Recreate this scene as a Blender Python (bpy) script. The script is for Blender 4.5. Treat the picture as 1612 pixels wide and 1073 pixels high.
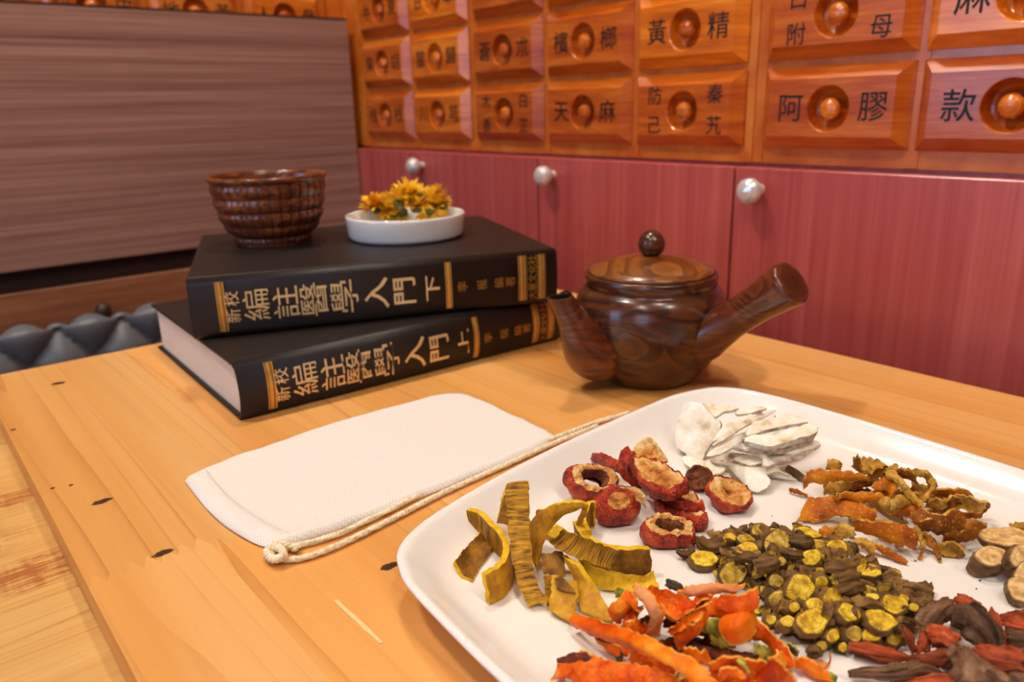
import bpy, math, random
from math import sin, cos, pi, radians, hypot, exp
from mathutils import Vector as V, Matrix, noise, geometry
random.seed(7)
for _o in list(bpy.data.objects): bpy.data.objects.remove(_o)
S = bpy.context.scene; COL = S.collection

# ------------------------------------------------------------------ camera
FPX, PIT, YAW, ROL, HC = 1212.99, radians(16.9337), radians(50.6997), radians(-1.5307), 0.21
_f = V((cos(YAW)*cos(PIT), sin(YAW)*cos(PIT), -sin(PIT)))
_r = _f.cross(V((0,0,1))).normalized(); _u = _r.cross(_f)
RT = cos(ROL)*_r + sin(ROL)*_u; UP = -sin(ROL)*_r + cos(ROL)*_u; FW = _f
CAM = V((0,0,HC))
cd = bpy.data.cameras.new('camera'); co = bpy.data.objects.new('camera', cd); COL.objects.link(co)
co.matrix_world = Matrix(((RT.x,UP.x,-FW.x,0),(RT.y,UP.y,-FW.y,0),(RT.z,UP.z,-FW.z,HC),(0,0,0,1)))
cd.sensor_width = 36; cd.lens = 36*FPX/1612; cd.clip_start = .01
cd.dof.use_dof = True; cd.dof.focus_distance = .375; cd.dof.aperture_fstop = 10.0; cd.dof.aperture_blades = 0
S.camera = co

# ------------------------------------------------------------------ world, light levels, exposure
LAMP = 75.0           # ceiling lamps
WINDOW = 3.6          # daylight windows
W = bpy.data.worlds.new('world'); S.world = W; W.use_nodes = True
W.node_tree.nodes['Background'].inputs[0].default_value = (.75,.85,1,1)
W.node_tree.nodes['Background'].inputs[1].default_value = .6
S.view_settings.view_transform = 'Standard'; S.view_settings.look = 'None'
S.view_settings.gamma = 1; S.view_settings.use_curve_mapping = False
S.view_settings.exposure = 0.25

# ------------------------------------------------------------------ photo geometry helpers
def ray(u, v): return RT*((u-806)/FPX) - UP*((v-536.5)/FPX) + FW
def onz(u, v, z): d = ray(u, v); return CAM + d*((z-HC)/d.z)
def depth(p): return (p-CAM).dot(FW)
def onplane(u, v, p0, n): d = ray(u, v); return CAM + d*((p0-CAM).dot(n)/d.dot(n))
PZ = .0065            # plate floor height
def zm(ox, oy, s): return lambda x, y: (ox+x/s, oy+y/s)

# ------------------------------------------------------------------ materials
def lin(c):
    c = c.lstrip('#'); o = []
    for i in (0,2,4):
        v = int(c[i:i+2],16)/255; o.append(v/12.92 if v <= .04045 else ((v+.055)/1.055)**2.4)
    return (*o, 1)
class G:
    def __init__(s, name, rough=.5, spec=.5, metal=0, coat=0, coat_r=.1):
        s.m = bpy.data.materials.new(name); s.m.use_nodes = True; s.t = s.m.node_tree
        s.b = s.t.nodes['Principled BSDF']; s.set(Roughness=rough, Metallic=metal)
        s.b.inputs['Specular IOR Level'].default_value = spec
        s.b.inputs['Coat Weight'].default_value = coat; s.b.inputs['Coat Roughness'].default_value = coat_r
        s._tc = None
    def set(s, **k):
        for a, v in k.items(): s.put(s.b.inputs[a.replace('_',' ')], v)
    def put(s, sock, v):
        if isinstance(v, bpy.types.NodeSocket): s.t.links.new(v, sock)
        elif isinstance(v, str): sock.default_value = lin(v)
        else: sock.default_value = v
    def n(s, typ, props={}, **inp):
        d = s.t.nodes.new('ShaderNode'+typ)
        for a, v in props.items(): setattr(d, a, v)
        for a, v in inp.items():
            a = int(a[1:]) if a[0] == '_' and a[1:].isdigit() else a.replace('_',' ')
            s.put(d.inputs[a], v)
        return d.outputs[0]
    def co(s, scale=(1,1,1), kind='Object', rnd=True, rot=(0,0,0)):
        tc = s.t.nodes.new('ShaderNodeTexCoord').outputs[kind]
        if rnd:
            oi = s.t.nodes.new('ShaderNodeObjectInfo').outputs['Random']
            k = s.n('Math', {'operation':'MULTIPLY'}, _0=oi, _1=7.3)
            tc = s.n('VectorMath', {'operation':'ADD'}, _0=tc, _1=k)
        return s.n('Mapping', {}, Vector=tc, Scale=scale, Rotation=rot)
    def rnd(s): return s.t.nodes.new('ShaderNodeObjectInfo').outputs['Random']
    def noise(s, vec, scale, detail=4, rough=.55, dist=0):
        return s.n('TexNoise', {}, Vector=vec, Scale=scale, Detail=detail, Roughness=rough, Distortion=dist)
    def ramp(s, fac, *stops):
        d = s.t.nodes.new('ShaderNodeValToRGB'); s.put(d.inputs[0], fac); e = d.color_ramp.elements
        while len(e) < len(stops): e.new(.5)
        for i, (p, c) in enumerate(stops): e[i].position = p; e[i].color = lin(c) if isinstance(c, str) else (c,c,c,1)
        return d.outputs[0]
    def mix(s, fac, a, b, mode='MIX'):
        d = s.t.nodes.new('ShaderNodeMix'); d.data_type = 'RGBA'; d.blend_type = mode
        s.put(d.inputs[0], fac); s.put(d.inputs[6], a); s.put(d.inputs[7], b); return d.outputs[2]
    def math(s, op, a, b=0.0, c=0.0):
        return s.n('Math', {'operation':op}, _0=a, _1=b, _2=c)
    def bump(s, h, strength=.3, dist=.001):
        s.set(Normal=s.n('Bump', {}, Height=h, Strength=strength, Distance=dist)); return s
    def xyz(s, vec):
        d = s.t.nodes.new('ShaderNodeSeparateXYZ'); s.put(d.inputs[0], vec); return d.outputs
def plain(name, c, rough=.5, spec=.5, metal=0, coat=0):
    g = G(name, rough, spec, metal, coat); g.set(Base_Color=c); return g.m
def mottled(name, cols, scale=60, stretch=(1,1,1), rough=.6, bump=.4, dist=.0015, spec=.4, fine=4.0, sss=0, kind='Object'):
    """Colour ramp over noise, fine relief on top."""
    g = G(name, rough, spec); v = g.co(stretch, kind)
    n1 = g.noise(v, scale, 5, .6)
    k = len(cols); st = [(.3+.4*i/(k-1), c) for i, c in enumerate(cols)]
    g.set(Base_Color=g.ramp(n1, *st))
    if sss: g.b.inputs['Subsurface Weight'].default_value = sss; g.b.inputs['Subsurface Radius'].default_value = (.004,.002,.001)
    n2 = g.noise(v, scale*fine, 3, .6)
    return g.bump(g.math('ADD', n1, n2), bump, dist).m
def emit(name, c, st):
    g = G(name); g.set(Base_Color='#ffffff', Emission_Color=c, Emission_Strength=st); return g.m

M = {}
def pine(name, cols, along='y', gscale=1.0, rough=.42, worn=False, knots=()):
    g = G(name, rough, .4)
    st = (1,.045,1) if along == 'y' else (.045,1,1)
    v = g.co(st, rnd=True); raw = g.co((1,1,1), rnd=False)
    warp = g.noise(v, 9*gscale, 2, .5)
    vw = g.mix(.18, v, warp, 'ADD') if False else v
    x = g.xyz(v)[0 if along == 'y' else 1]
    ph = g.math('ADD', g.math('MULTIPLY', x, 70*gscale), g.math('ADD', g.math('MULTIPLY', warp, 9.5), g.math('MULTIPLY', g.noise(g.co((1,.05,1) if along == 'y' else (.05,1,1)), 24*gscale, 2), 2.2)))
    ring = g.math('FRACT', ph)                                   # annual rings: slow rise, sharp late-wood edge
    late = g.math('POWER', ring, 9.0)
    fine = g.noise(g.co((220,5,60) if along == 'y' else (5,220,60)), 1.0, 3, .6)
    broad = g.noise(v, 14*gscale, 3, .6)
    base = g.ramp(broad, (.3, cols[0]), (.5, cols[1]), (.72, cols[2]))
    msk = g.ramp(g.noise(g.co((1,.10,1) if along == 'y' else (.10,1,1)), 30, 3), (.36, .10), (.62, 1.0))
    c = g.mix(g.math('MULTIPLY', g.math('MULTIPLY', late, msk), .55), base, cols[3])
    c = g.mix(g.math('MULTIPLY', fine, .22), c, cols[3])
    hsv = g.n('HueSaturation', {}, Color=c, Value=g.math('ADD', g.math('MULTIPLY', g.rnd(), .16), .92))
    c = hsv
    geo = g.t.nodes.new('ShaderNodeNewGeometry').outputs['Position']
    for (kx, ky, rx, ry) in knots:                                # dark knots, wear with a place of their own
        d = g.n('VectorMath', {'operation':'MULTIPLY'}, _0=g.n('VectorMath', {'operation':'SUBTRACT'}, _0=geo, _1=(kx,ky,0)), _1=(1/rx,1/ry,0))
        ln = g.t.nodes.new('ShaderNodeVectorMath'); ln.operation = 'LENGTH'; g.put(ln.inputs[0], d)
        dd = g.math('ADD', ln.outputs['Value'], g.math('MULTIPLY', g.math('SUBTRACT', g.noise(raw, 300, 2), .5), .8))
        c = g.mix(g.ramp(dd, (.0, 0.0), (.8, .05), (1.0, 1.0)), '#3a1c10', c)
    if worn:
        pv = g.co((16,9,1), rnd=False)
        pn = g.noise(g.co((14,30,1), rnd=False), 1.0, 3, .6); patch = None
        for (kx, ky, rx, ry) in WEAR:
            d = g.n('VectorMath', {'operation':'MULTIPLY'}, _0=g.n('VectorMath', {'operation':'SUBTRACT'}, _0=geo, _1=(kx,ky,0)), _1=(1/rx,1/ry,0))
            ln = g.t.nodes.new('ShaderNodeVectorMath'); ln.operation = 'LENGTH'; g.put(ln.inputs[0], d)
            e = g.math('SUBTRACT', 1.15, g.math('ADD', ln.outputs['Value'], g.math('MULTIPLY', g.math('SUBTRACT', pn, .5), 1.6)))
            patch = e if patch is None else g.math('MAXIMUM', patch, e)
        strk = g.noise(g.co((30,260,1), rnd=False), 1.0, 3, .7)
        strk2 = g.noise(g.co((200,22,1), rnd=False), 1.0, 2, .6)
        k = g.math('MULTIPLY', g.ramp(patch, (.0, 0.0), (.35, 1.0)), g.ramp(g.math('ADD', strk, g.math('MULTIPLY', strk2, .35)), (.55, 0.0), (.72, 1.0)))
        c = g.mix(k, c, '#a8642c')
        c = g.mix(g.math('MULTIPLY', g.ramp(strk, (.6, 0.0), (.8, 1.0)), .35), c, '#8b6a48')
    g.set(Base_Color=c)
    g.bump(g.math('ADD', g.math('MULTIPLY', late, -.5), fine), .12, .0006)
    return g.m
KN = [(.0678,.4569,.0062,.0032),(.0778,.3765,.0055,.0030),(.0909,.7061,.0060,.0040),(.0463,.6168,.0022,.0020),(.0498,.4953,.0013,.0013),(.059,.4923,.0014,.0014),(.1575,.2894,.006,.003)]
WEAR = [tuple(onz(40,905,-.0178)[:2])+(.030,.017), tuple(onz(22,785,-.0178)[:2])+(.030,.010), tuple(onz(-120,880,-.0178)[:2])+(.05,.03)]
M['pine'] = pine('honey pine', ('#d69044','#e5a65c','#f0ba76','#a05c1c'), knots=KN)
M['worn'] = pine('weathered pale pine', ('#cf9a52','#d9a862','#dfb370','#8e5c26'), along='x', gscale=2.2, rough=.6, worn=True)

def laminate(name, cols, st, rough, coat=0, bump=.05, scale=1.0, spec=.5):
    g = G(name, rough, spec, 0, coat, .12)
    v = g.co(st, rnd=False); a = g.noise(v, scale, 6, .68); b = g.noise(g.co(tuple(k*.23 for k in st), rnd=False), scale, 3, .5)
    k = g.math('ADD', g.math('MULTIPLY', a, .65), g.math('MULTIPLY', b, .35))
    n = len(cols); g.set(Base_Color=g.ramp(k, *[(.36+.28*i/(n-1), c) for i, c in enumerate(cols)]))
    return g.bump(a, bump, .0005).m
M['panel'] = laminate('grey brown walnut laminate', ('#6e4c44','#8c6459','#a07669','#b28a7c'), (2.2,2.2,210), .55, spec=.3)
M['rail'] = laminate('brown rail wood', ('#6e3c24','#8c5536','#a46a46'), (4,4,60), .5)
M['recess'] = plain('dark recess', '#2a120a', .7)
M['red'] = laminate('red cherry laminate', ('#a4403e','#b44e4b','#be5853','#c8665e'), (110,110,2.0), .30, spec=.55)
def cabinet_wood(name, cols, st):
    g = G(name, .3, .5, 0, .5, .12)
    v = g.co(st); a = g.noise(v, 1.0, 4, .6, .4); fine = g.noise(g.co(tuple(k*5 for k in st)), 1.0, 3, .6)
    k = g.math('ADD', g.math('MULTIPLY', a, .7), g.math('MULTIPLY', fine, .3))
    c = g.ramp(k, (.33, cols[0]), (.5, cols[1]), (.66, cols[2]))
    c = g.n('HueSaturation', {}, Color=c, Value=g.math('ADD', g.math('MULTIPLY', g.rnd(), .55), .72), Hue=g.math('ADD', g.math('MULTIPLY', g.rnd(), .014), .492))
    g.set(Base_Color=c); return g.bump(fine, .06, .0005).m
M['drawer'] = cabinet_wood('varnished orange drawer wood', ('#a84208','#cc6410','#e88628'), (6,6,60))
M['frame'] = cabinet_wood('varnished cabinet frame wood', ('#b85214','#cc6a20','#de8434'), (12,12,12))
M['splinter'] = plain('pale raw wood', '#ecc98e', .7)
M['ink'] = plain('black brush ink', '#120c0c', .5)
M['chrome'] = plain('pale metal knob', '#e6e2de', .2, .6, .35)
g = G('black book cloth', .46, .35); n_ = g.noise(g.co((1,1,1)), 900, 3); g.set(Base_Color=g.mix(n_, '#1b1311', '#291d1a')); M['cloth'] = g.bump(n_, .12, .0004).m
g = G('book page edges', .8); n_ = g.noise(g.co((30,30,2600)), 1, 2); g.set(Base_Color=g.mix(n_, '#c9bfb4', '#efe7dd')); M['page'] = g.bump(n_, .3, .0005).m
g = G('gold foil', .4, .5, .45); n_ = g.noise(g.co((1,1,1)), 250, 2); g.set(Base_Color=g.mix(n_, '#dcb478', '#f4dcb0')); M['gold'] = g.m
g = G('gold foil band', .4, .5, .5); n_ = g.noise(g.co((1,1,1)), 250, 2); g.set(Base_Color=g.mix(n_, '#cc8c34', '#ecba62')); M['band'] = g.m
g = G('brown gold print', .4, .5, .6); g.set(Base_Color='#b07c38'); M['dimgold'] = g.m
# turned dark wood
def turned(name, cols, rough=.28, coat=.35, sc=1.0):
    g = G(name, rough, .5, 0, coat, .15)
    v = g.co((1,1,1)); p = g.n('VectorMath', {'operation':'MULTIPLY'}, _0=v, _1=(16*sc,16*sc,40*sc))
    w = g.noise(p, .8, 3, .5, 1.2); rings = g.math('FRACT', g.math('MULTIPLY', w, 6.5))
    fine = g.noise(g.co((90,90,700)), 1.0, 3, .6)
    c = g.ramp(rings, (.0, cols[0]), (.45, cols[1]), (.8, cols[2]), (1.0, cols[0]))
    c = g.mix(g.math('MULTIPLY', fine, .4), c, cols[0]); g.set(Base_Color=c)
    return g.bump(fine, .04, .0004).m
M['teapot'] = turned('dark turned teapot wood', ('#30110a','#4c2210','#683618'))
M['lidwood'] = turned('lighter lid wood', ('#5c2a0e','#80481a','#9c6028'))
M['handlewood'] = turned('red brown handle wood', ('#451a0b','#642a12','#7c3c1c'))
M['endwood'] = mottled('end grain wood', ('#3c1509','#54200f','#642a14'), 60, rough=.4, bump=.1)
M['groove'] = plain('painted shade in carved grooves', '#3a180b', .4)
M['bowl'] = turned('carved bowl wood', ('#52200d','#783a18','#965226'), .3, .4)
M['dark'] = plain('dark inside', '#120805', .7)
g = G('white glazed ceramic', .12, .5, 0, .3, .05); g.set(Base_Color='#f1ece8'); M['ceramic'] = g.m
g = G('white woven fabric', .85, .2)
tc = g.co((1,1,1), rnd=False, rot=(0,0,.55))
wv = g.n('TexWave', {'wave_type':'BANDS','bands_direction':'X'}, Vector=tc, Scale=190.0, Distortion=0.0)
wv2 = g.n('TexWave', {'wave_type':'BANDS','bands_direction':'Y'}, Vector=tc, Scale=190.0, Distortion=0.0)
h_ = g.math('MULTIPLY', wv, wv2); g.set(Base_Color=g.mix(h_, '#e2dad3', '#f4eeea')); M['fabric'] = g.bump(h_, .35, .0005).m
M['cord'] = mottled('cream cotton cord', ('#cdb48a','#ecdcbc','#f6ecd4'), 500, rough=.85, bump=.3, dist=.0005)
M['leather'] = plain('grey quilted leatherette', '#686a70', .36, .5)
M['brass'] = plain('yellow brass', '#b5a52c', .35, .5, .3)
M['bolt'] = plain('dark brown knob', '#3a2018', .4)
M['paint'] = plain('warm beige wall paint', '#7c6650', .8)
M['ceil'] = plain('cream ceiling paint', '#8e7e68', .85)
M['floor'] = laminate('brown floor boards', ('#5c3c24','#73502f','#80593a'), (5,40,5), .4)
M['lampframe'] = plain('white lamp frame', '#d8d4cc', .5)
M['lamp'] = emit('lit warm lamp diffuser', (1.0,.875,.74,1), LAMP)
M['lamp_key'] = emit('lit warm main lamp diffuser', (1.0,.875,.74,1), LAMP*2.6)
M['sky'] = emit('daylight in window', (.36,.58,1.0,1), WINDOW)
M['seat'] = plain('dark seat cloth', '#2e3036', .6)

# dried herbs
def barkface(name, cols, freq=52, ribs=.8):
    g = G(name, .62, .3)
    uv = g.t.nodes.new('ShaderNodeTexCoord').outputs['UV']; x = g.xyz(uv)
    n1 = g.noise(g.co((1,1,1)), 180, 4)
    s_ = g.noise(g.n('Mapping', {}, Vector=uv, Scale=(freq,.9,1)), 1.0, 3, .6)
    g.set(Base_Color=g.ramp(g.math('ADD', g.math('MULTIPLY', s_, .75), g.math('MULTIPLY', n1, .25)), (.38, cols[0]), (.5, cols[1]), (.62, cols[2])))
    return g.bump(s_, ribs, .0016).m
M['barkin'] = barkface('ribbed inner bark', ('#5a3406','#a8740e','#cc961e'))
M['barkout'] = mottled('smooth yellow bark', ('#9c6608','#cc9010','#deaa24'), 160, rough=.6, bump=.35)
M['barkedge'] = mottled('bright yellow cut bark', ('#cc940a','#eab810','#f4cc34'), 300, rough=.65, bump=.4)
M['barkdark'] = mottled('brown bark skin', ('#543208','#8a5a10','#b07c20'), 140, rough=.7, bump=.5)
M['hawskin'] = mottled('wrinkled red hawthorn skin', ('#580c08','#981c0e','#c63c18','#dc6c28'), 130, rough=.42, bump=1.0, dist=.0035, spec=.5, fine=3)
g = G('cream fruit flesh', .6, .35)
x_ = g.t.nodes.new('ShaderNodeTexCoord').outputs['UV']; ln = g.t.nodes.new('ShaderNodeVectorMath'); ln.operation = 'LENGTH'; g.put(ln.inputs[0], g.n('VectorMath', {'operation':'SUBTRACT'}, _0=x_, _1=(.5,.5,0)))
n_ = g.noise(g.co((1,1,1)), 210, 4); n2 = g.noise(g.co((1,1,1)), 420, 3)
k_ = g.math('ADD', g.math('MULTIPLY', ln.outputs['Value'], .55), g.math('MULTIPLY', n_, .75))
g.set(Base_Color=g.ramp(k_, (.32,'#6e340e'), (.44,'#c4782e'), (.58,'#e4aa5c'), (.70,'#f0cc8c'))); M['hawflesh'] = g.bump(g.math('ADD', n_, n2), .9, .002).m
M['hawbrown'] = mottled('brown hawthorn core', ('#3c1a0c','#74381a','#9c5a2a'), 150, rough=.6, bump=.6)
M['white'] = mottled('white root slice', ('#c8a878','#ece0c8','#f8f2e6','#fdfaf4'), 60, rough=.75, bump=.35, sss=.1)
M['whitedge'] = mottled('brownish slice edge', ('#9c7850','#dccab0','#f8f2e8'), 220, rough=.8, bump=.6)
g = G('dimpled orange peel', .55, .22)
v_ = g.co((1,1,1)); vo = g.n('TexVoronoi', {}, Vector=v_, Scale=520.0); n_ = g.noise(v_, 70, 4)
c_ = g.ramp(n_, (.3,'#8a3a02'), (.5,'#c26604'), (.7,'#dc8e14')); g.set(Base_Color=g.mix(g.ramp(vo, (.10, .5), (.3, 0.0)), c_, '#f0b850')); M['peel'] = g.bump(vo, .5, .0008).m
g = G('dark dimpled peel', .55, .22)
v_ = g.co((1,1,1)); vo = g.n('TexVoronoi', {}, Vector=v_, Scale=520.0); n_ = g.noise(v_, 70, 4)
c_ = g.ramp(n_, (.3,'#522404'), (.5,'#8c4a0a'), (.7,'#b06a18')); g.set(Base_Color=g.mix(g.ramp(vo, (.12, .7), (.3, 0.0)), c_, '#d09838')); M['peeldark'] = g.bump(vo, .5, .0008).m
M['pith'] = mottled('tan peel pith', ('#80500c','#c48c28','#e4b85c'), 150, rough=.7, bump=.7)
def cutface(name, cols, spokes=26, rough=.55):
    g = G(name, rough, .35)
    uv = g.t.nodes.new('ShaderNodeTexCoord').outputs['UV']; p = g.n('VectorMath', {'operation':'SUBTRACT'}, _0=uv, _1=(.5,.5,0)); x = g.xyz(p)
    ang = g.math('ARCTAN2', x[1], x[0])
    ln = g.t.nodes.new('ShaderNodeVectorMath'); ln.operation = 'LENGTH'; g.put(ln.inputs[0], p); rr = ln.outputs['Value']
    n1 = g.noise(g.co((1,1,1)), 260, 3)
    sp = g.math('SINE', g.math('ADD', g.math('MULTIPLY', ang, float(spokes)), g.math('MULTIPLY', n1, 5.0)))
    k = g.math('ADD', g.math('MULTIPLY', sp, .055), n1)
    c = g.ramp(k, (.34, cols[0]), (.5, cols[1]), (.64, cols[2]))
    ring = g.ramp(g.math('ADD', rr, g.math('MULTIPLY', n1, .08)), (.30, 0.0), (.335, .55), (.37, 0.0))
    rim = g.ramp(rr, (.44, 0.0), (.49, 1.0))
    c = g.mix(ring, c, cols[0]); c = g.mix(rim, c, cols[3]); g.set(Base_Color=c)
    return g.bump(k, .5, .0008).m
M['copface'] = cutface('yellow cut root face', ('#a07410','#deb01c','#f4d448','#5c4012'))
M['copface2'] = cutface('olive yellow cut root face', ('#8a6614','#c49e2c','#dec05c','#584020'))
M['copbark'] = mottled('brown root bark', ('#3c2610','#6a4822','#94703c'), 240, (1,1,1), .7, .9, .002)
M['copchip'] = mottled('grey brown root chip', ('#4c341c','#785630','#a07c4c'), 200, rough=.7, bump=.8)
M['petal'] = mottled('orange dried peel', ('#a42c02','#dc5402','#ec7408','#f4a430'), 42, rough=.5, bump=.6, dist=.0016, spec=.2)
M['petalred'] = mottled('red orange fruit flesh', ('#942000','#d84a02','#ea7214','#f2ac60'), 110, rough=.5, spec=.2, bump=.8)
M['petaledge'] = mottled('yellow orange torn edge', ('#d87810','#eca030','#f4c060'), 200, rough=.6)
M['petalpink'] = mottled('pale pinkish inner peel', ('#c05c28','#dc8448','#e8a470'), 60, rough=.6, bump=.3)
M['petaldark'] = mottled('dark dried peel', ('#2c0c04','#581c06','#843008'), 80, rough=.5, bump=.5)  # also colours the fillers that darken gaps in the orange pile like shadow
M['calyx'] = mottled('yellow green calyx', ('#4c4a0c','#86801c','#c0b040','#d8cc70'), 120, rough=.6, bump=.6)
M['stem'] = mottled('dark grey brown stem', ('#241a10','#46382a','#645444'), 200, rough=.7, bump=.6)
M['redroot'] = mottled('brick red root', ('#5c1e0c','#8c3416','#a84a22'), 160, rough=.65, bump=.8, dist=.002)
M['brownroot'] = mottled('wrinkled brown root', ('#3c2414','#5e3c24','#7e5a3c'), 140, rough=.7, bump=.9, dist=.002)

def fibre(name, cols, lengthwise=1.6, around=15, bump=1.0, dist=.0022):
    g = G(name, .68, .3); uv = g.t.nodes.new('ShaderNodeTexCoord').outputs['UV']
    oi = g.math('MULTIPLY', g.rnd(), 9.0); v = g.n('VectorMath', {'operation':'ADD'}, _0=uv, _1=oi)
    a = g.noise(g.n('Mapping', {}, Vector=v, Scale=(lengthwise,around,1)), 1.0, 5, .65, .3); b = g.noise(g.co((1,1,1)), 260, 4)
    k = g.math('ADD', g.math('MULTIPLY', a, .7), g.math('MULTIPLY', b, .3)); n = len(cols)
    c = g.ramp(k, *[(.34+.32*i/(n-1), c) for i, c in enumerate(cols)]); g.set(Base_Color=g.n('HueSaturation', {}, Color=c, Value=g.math('ADD', g.math('MULTIPLY', g.rnd(), 1.0), .65))); return g.bump(g.math('ADD', a, g.math('MULTIPLY', b, .35)), bump, dist).m
M['redroot'] = fibre('brick red split root', ('#541c0c','#8a3618','#a84a24','#bc6238'), 1.2, 9)
M['brownroot'] = fibre('wrinkled brown root', ('#40281a','#64422c','#7e5a40','#98745a'), 1.2, 9)
M['copbark'] = fibre('brown root bark', ('#3a240e','#624220','#7c5a30','#94744a'), 1.2, 6, .9, .0014)
M['copchip'] = fibre('grey brown root chip', ('#4a3018','#6c4a28','#866440'), 1.2, 6, .9, .0014)
M['rootend'] = cutface('pale cut root end', ('#a87c48','#d0a468','#e4c48c','#7a5430'), 18)
M['licface'] = cutface('tan sliced root face', ('#b88448','#dcb070','#ecc88c','#7c5a34'), 40)
M['licbark'] = mottled('tan brown bark', ('#4e321c','#7a5632','#a07c50'), 180, rough=.7, bump=.8)
M['flower'] = mottled('yellow dried petals', ('#eca808','#fcc818','#ffe050'), 120, rough=.6, bump=.2, sss=.1)
M['flower2'] = mottled('deep yellow dried petals', ('#d89008','#f8b810','#ffd43c'), 120, rough=.6, bump=.2, sss=.1)
M['flowercore'] = mottled('olive brown flower base', ('#2c2c0c','#54501c','#8c8848'), 150, rough=.7, bump=.5)

# ------------------------------------------------------------------ mesh builders
class MB:
    def __init__(s): s.v = []; s.f = []; s.m = []; s.uv = []; s.smooth = []
    def add(s, vs, fs, mi=0, uvs=None, sm=True):
        o = len(s.v); s.v += [V(p) for p in vs]
        s.uv += list(uvs) if uvs else [(0,0)]*len(vs)
        for i, f in enumerate(fs):
            s.f.append([o+k for k in f]); s.m.append(mi[i] if isinstance(mi, list) else mi); s.smooth.append(sm)
    def box(s, a, b, mi=0, ch=0):
        x0,y0,z0 = a; x1,y1,z1 = b
        if ch <= 0:
            s.add([(x0,y0,z0),(x1,y0,z0),(x1,y1,z0),(x0,y1,z0),(x0,y0,z1),(x1,y0,z1),(x1,y1,z1),(x0,y1,z1)],
                  [(0,3,2,1),(4,5,6,7),(0,1,5,4),(1,2,6,5),(2,3,7,6),(3,0,4,7)], mi, sm=False); return
        c = ch; P = []
        for (z, k) in ((z0,c),(z0+c,0),(z1-c,0),(z1,c)):
            P += [(x0+k,y0+k,z),(x1-k,y0+k,z),(x1-k,y1-k,z),(x0+k,y1-k,z)]
        F = [(3,2,1,0),(12,13,14,15)]
        for r in range(3):
            for i in range(4): j = (i+1)%4; F.append((r*4+i, r*4+j, r*4+4+j, r*4+4+i))
        s.add(P, F, mi, sm=False)
    def lathe(s, prof, c=(0,0,0), seg=48, mi=0, rmod=None, cap0=True, cap1=True):
        P = []; F = []; U = []; n = len(prof)
        for i, (r, z) in enumerate(prof):
            for k in range(seg):
                a = 2*pi*k/seg; rr = r*(rmod(a, z, i) if rmod else 1)
                P.append((c[0]+rr*cos(a), c[1]+rr*sin(a), c[2]+z)); U.append((k/seg, i/n))
        for i in range(n-1):
            for k in range(seg): j = (k+1)%seg; F.append((i*seg+k, i*seg+j, (i+1)*seg+j, (i+1)*seg+k))
        if cap0: F.append(tuple(range(seg-1,-1,-1)))
        if cap1: F.append(tuple((n-1)*seg+k for k in range(seg)))
        s.add(P, F, mi, U)
    def tube(s, path, radii, seg=12, mi=0, ribs=None, caps=(None,None), noise_amp=0, nseed=0, ell=None, prism=0, ragged=0):
        """swept tube; caps = material index of each end cap (own vertices, so the cut is crisp)."""
        path = [V(p) for p in path]; n = len(path); P = []; U = []
        t0 = (path[1]-path[0]).normalized(); a = t0.orthogonal().normalized(); ringp = []
        for i in range(n):
            t = (path[min(i+1,n-1)]-path[max(i-1,0)]).normalized()
            a = (a - t*a.dot(t)).normalized(); b = t.cross(a); ring = []
            for k in range(seg):
                th = 2*pi*k/seg; r = radii[i]
                if ribs: r *= 1 + ribs[1]*sin(ribs[0]*th + i*.35)
                if noise_amp: r *= 1 + noise_amp*noise.noise(V((cos(th)*1.6+nseed, sin(th)*1.6, i*.55+nseed)))
                if prism: r *= 1 + prism*(1.6*noise.noise(V((cos(th)*1.3+nseed, sin(th)*1.3, nseed+i*.09))) + .9*noise.noise(V((cos(th)*3.1+nseed, sin(th)*3.1, nseed+i*.14))))
                tq = t*(radii[i]*ragged*2*noise.noise(V((cos(th)*2.2, sin(th)*2.2, nseed+i)))) if ragged and i in (0,n-1) else V()
                if tq.length: ring.append(path[i] + a*(cos(th)*r*(ell or 1)) + b*(sin(th)*r) + tq); U.append((i/n, k/seg)); continue
                if ell: ring.append(path[i] + a*(cos(th)*r*ell) + b*(sin(th)*r))
                else: ring.append(path[i] + a*(cos(th)*r) + b*(sin(th)*r))
                U.append((i/n, k/seg))
            P += ring; ringp.append(ring)
        F = []
        for i in range(n-1):
            for k in range(seg): j = (k+1)%seg; F.append((i*seg+k, i*seg+j, (i+1)*seg+j, (i+1)*seg+k))
        s.add(P, F, mi, U)
        for e, (ring, cm) in enumerate(((ringp[0],caps[0]),(ringp[-1],caps[1]))):
            if cm is None: continue
            u = [(.5,.5)] + [(.5+.5*cos(2*pi*k/seg), .5+.5*sin(2*pi*k/seg)) for k in range(seg)]
            c = sum(ring, V())/seg; fs = [(0,1+k,1+(k+1)%seg) if e else (0,1+(k+1)%seg,1+k) for k in range(seg)]
            s.add([c]+ring, fs, cm, u)
    def bounds(s):
        return V([min(p[i] for p in s.v) for i in range(3)]), V([max(p[i] for p in s.v) for i in range(3)])
    def obj(s, name, mats, parent=None, label=None, cat=None, group=None, kind=None, origin=None, flip_check=False):
        lo, hi = s.bounds()
        if parent is not None: o0 = V((0,0,0)); q = parent; base = V(parent['_o'])
        else: base = V(origin) if origin is not None else V(((lo.x+hi.x)/2, (lo.y+hi.y)/2, lo.z))
        me = bpy.data.meshes.new(name); me.from_pydata([p-base for p in s.v], [], s.f)
        for m in mats if isinstance(mats, (list,tuple)) else [mats]: me.materials.append(M[m] if isinstance(m, str) else m)
        me.polygons.foreach_set('material_index', s.m); me.polygons.foreach_set('use_smooth', s.smooth)
        ul = me.uv_layers.new(name='UVMap'); idx = [0]*len(me.loops); me.loops.foreach_get('vertex_index', idx)
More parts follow.
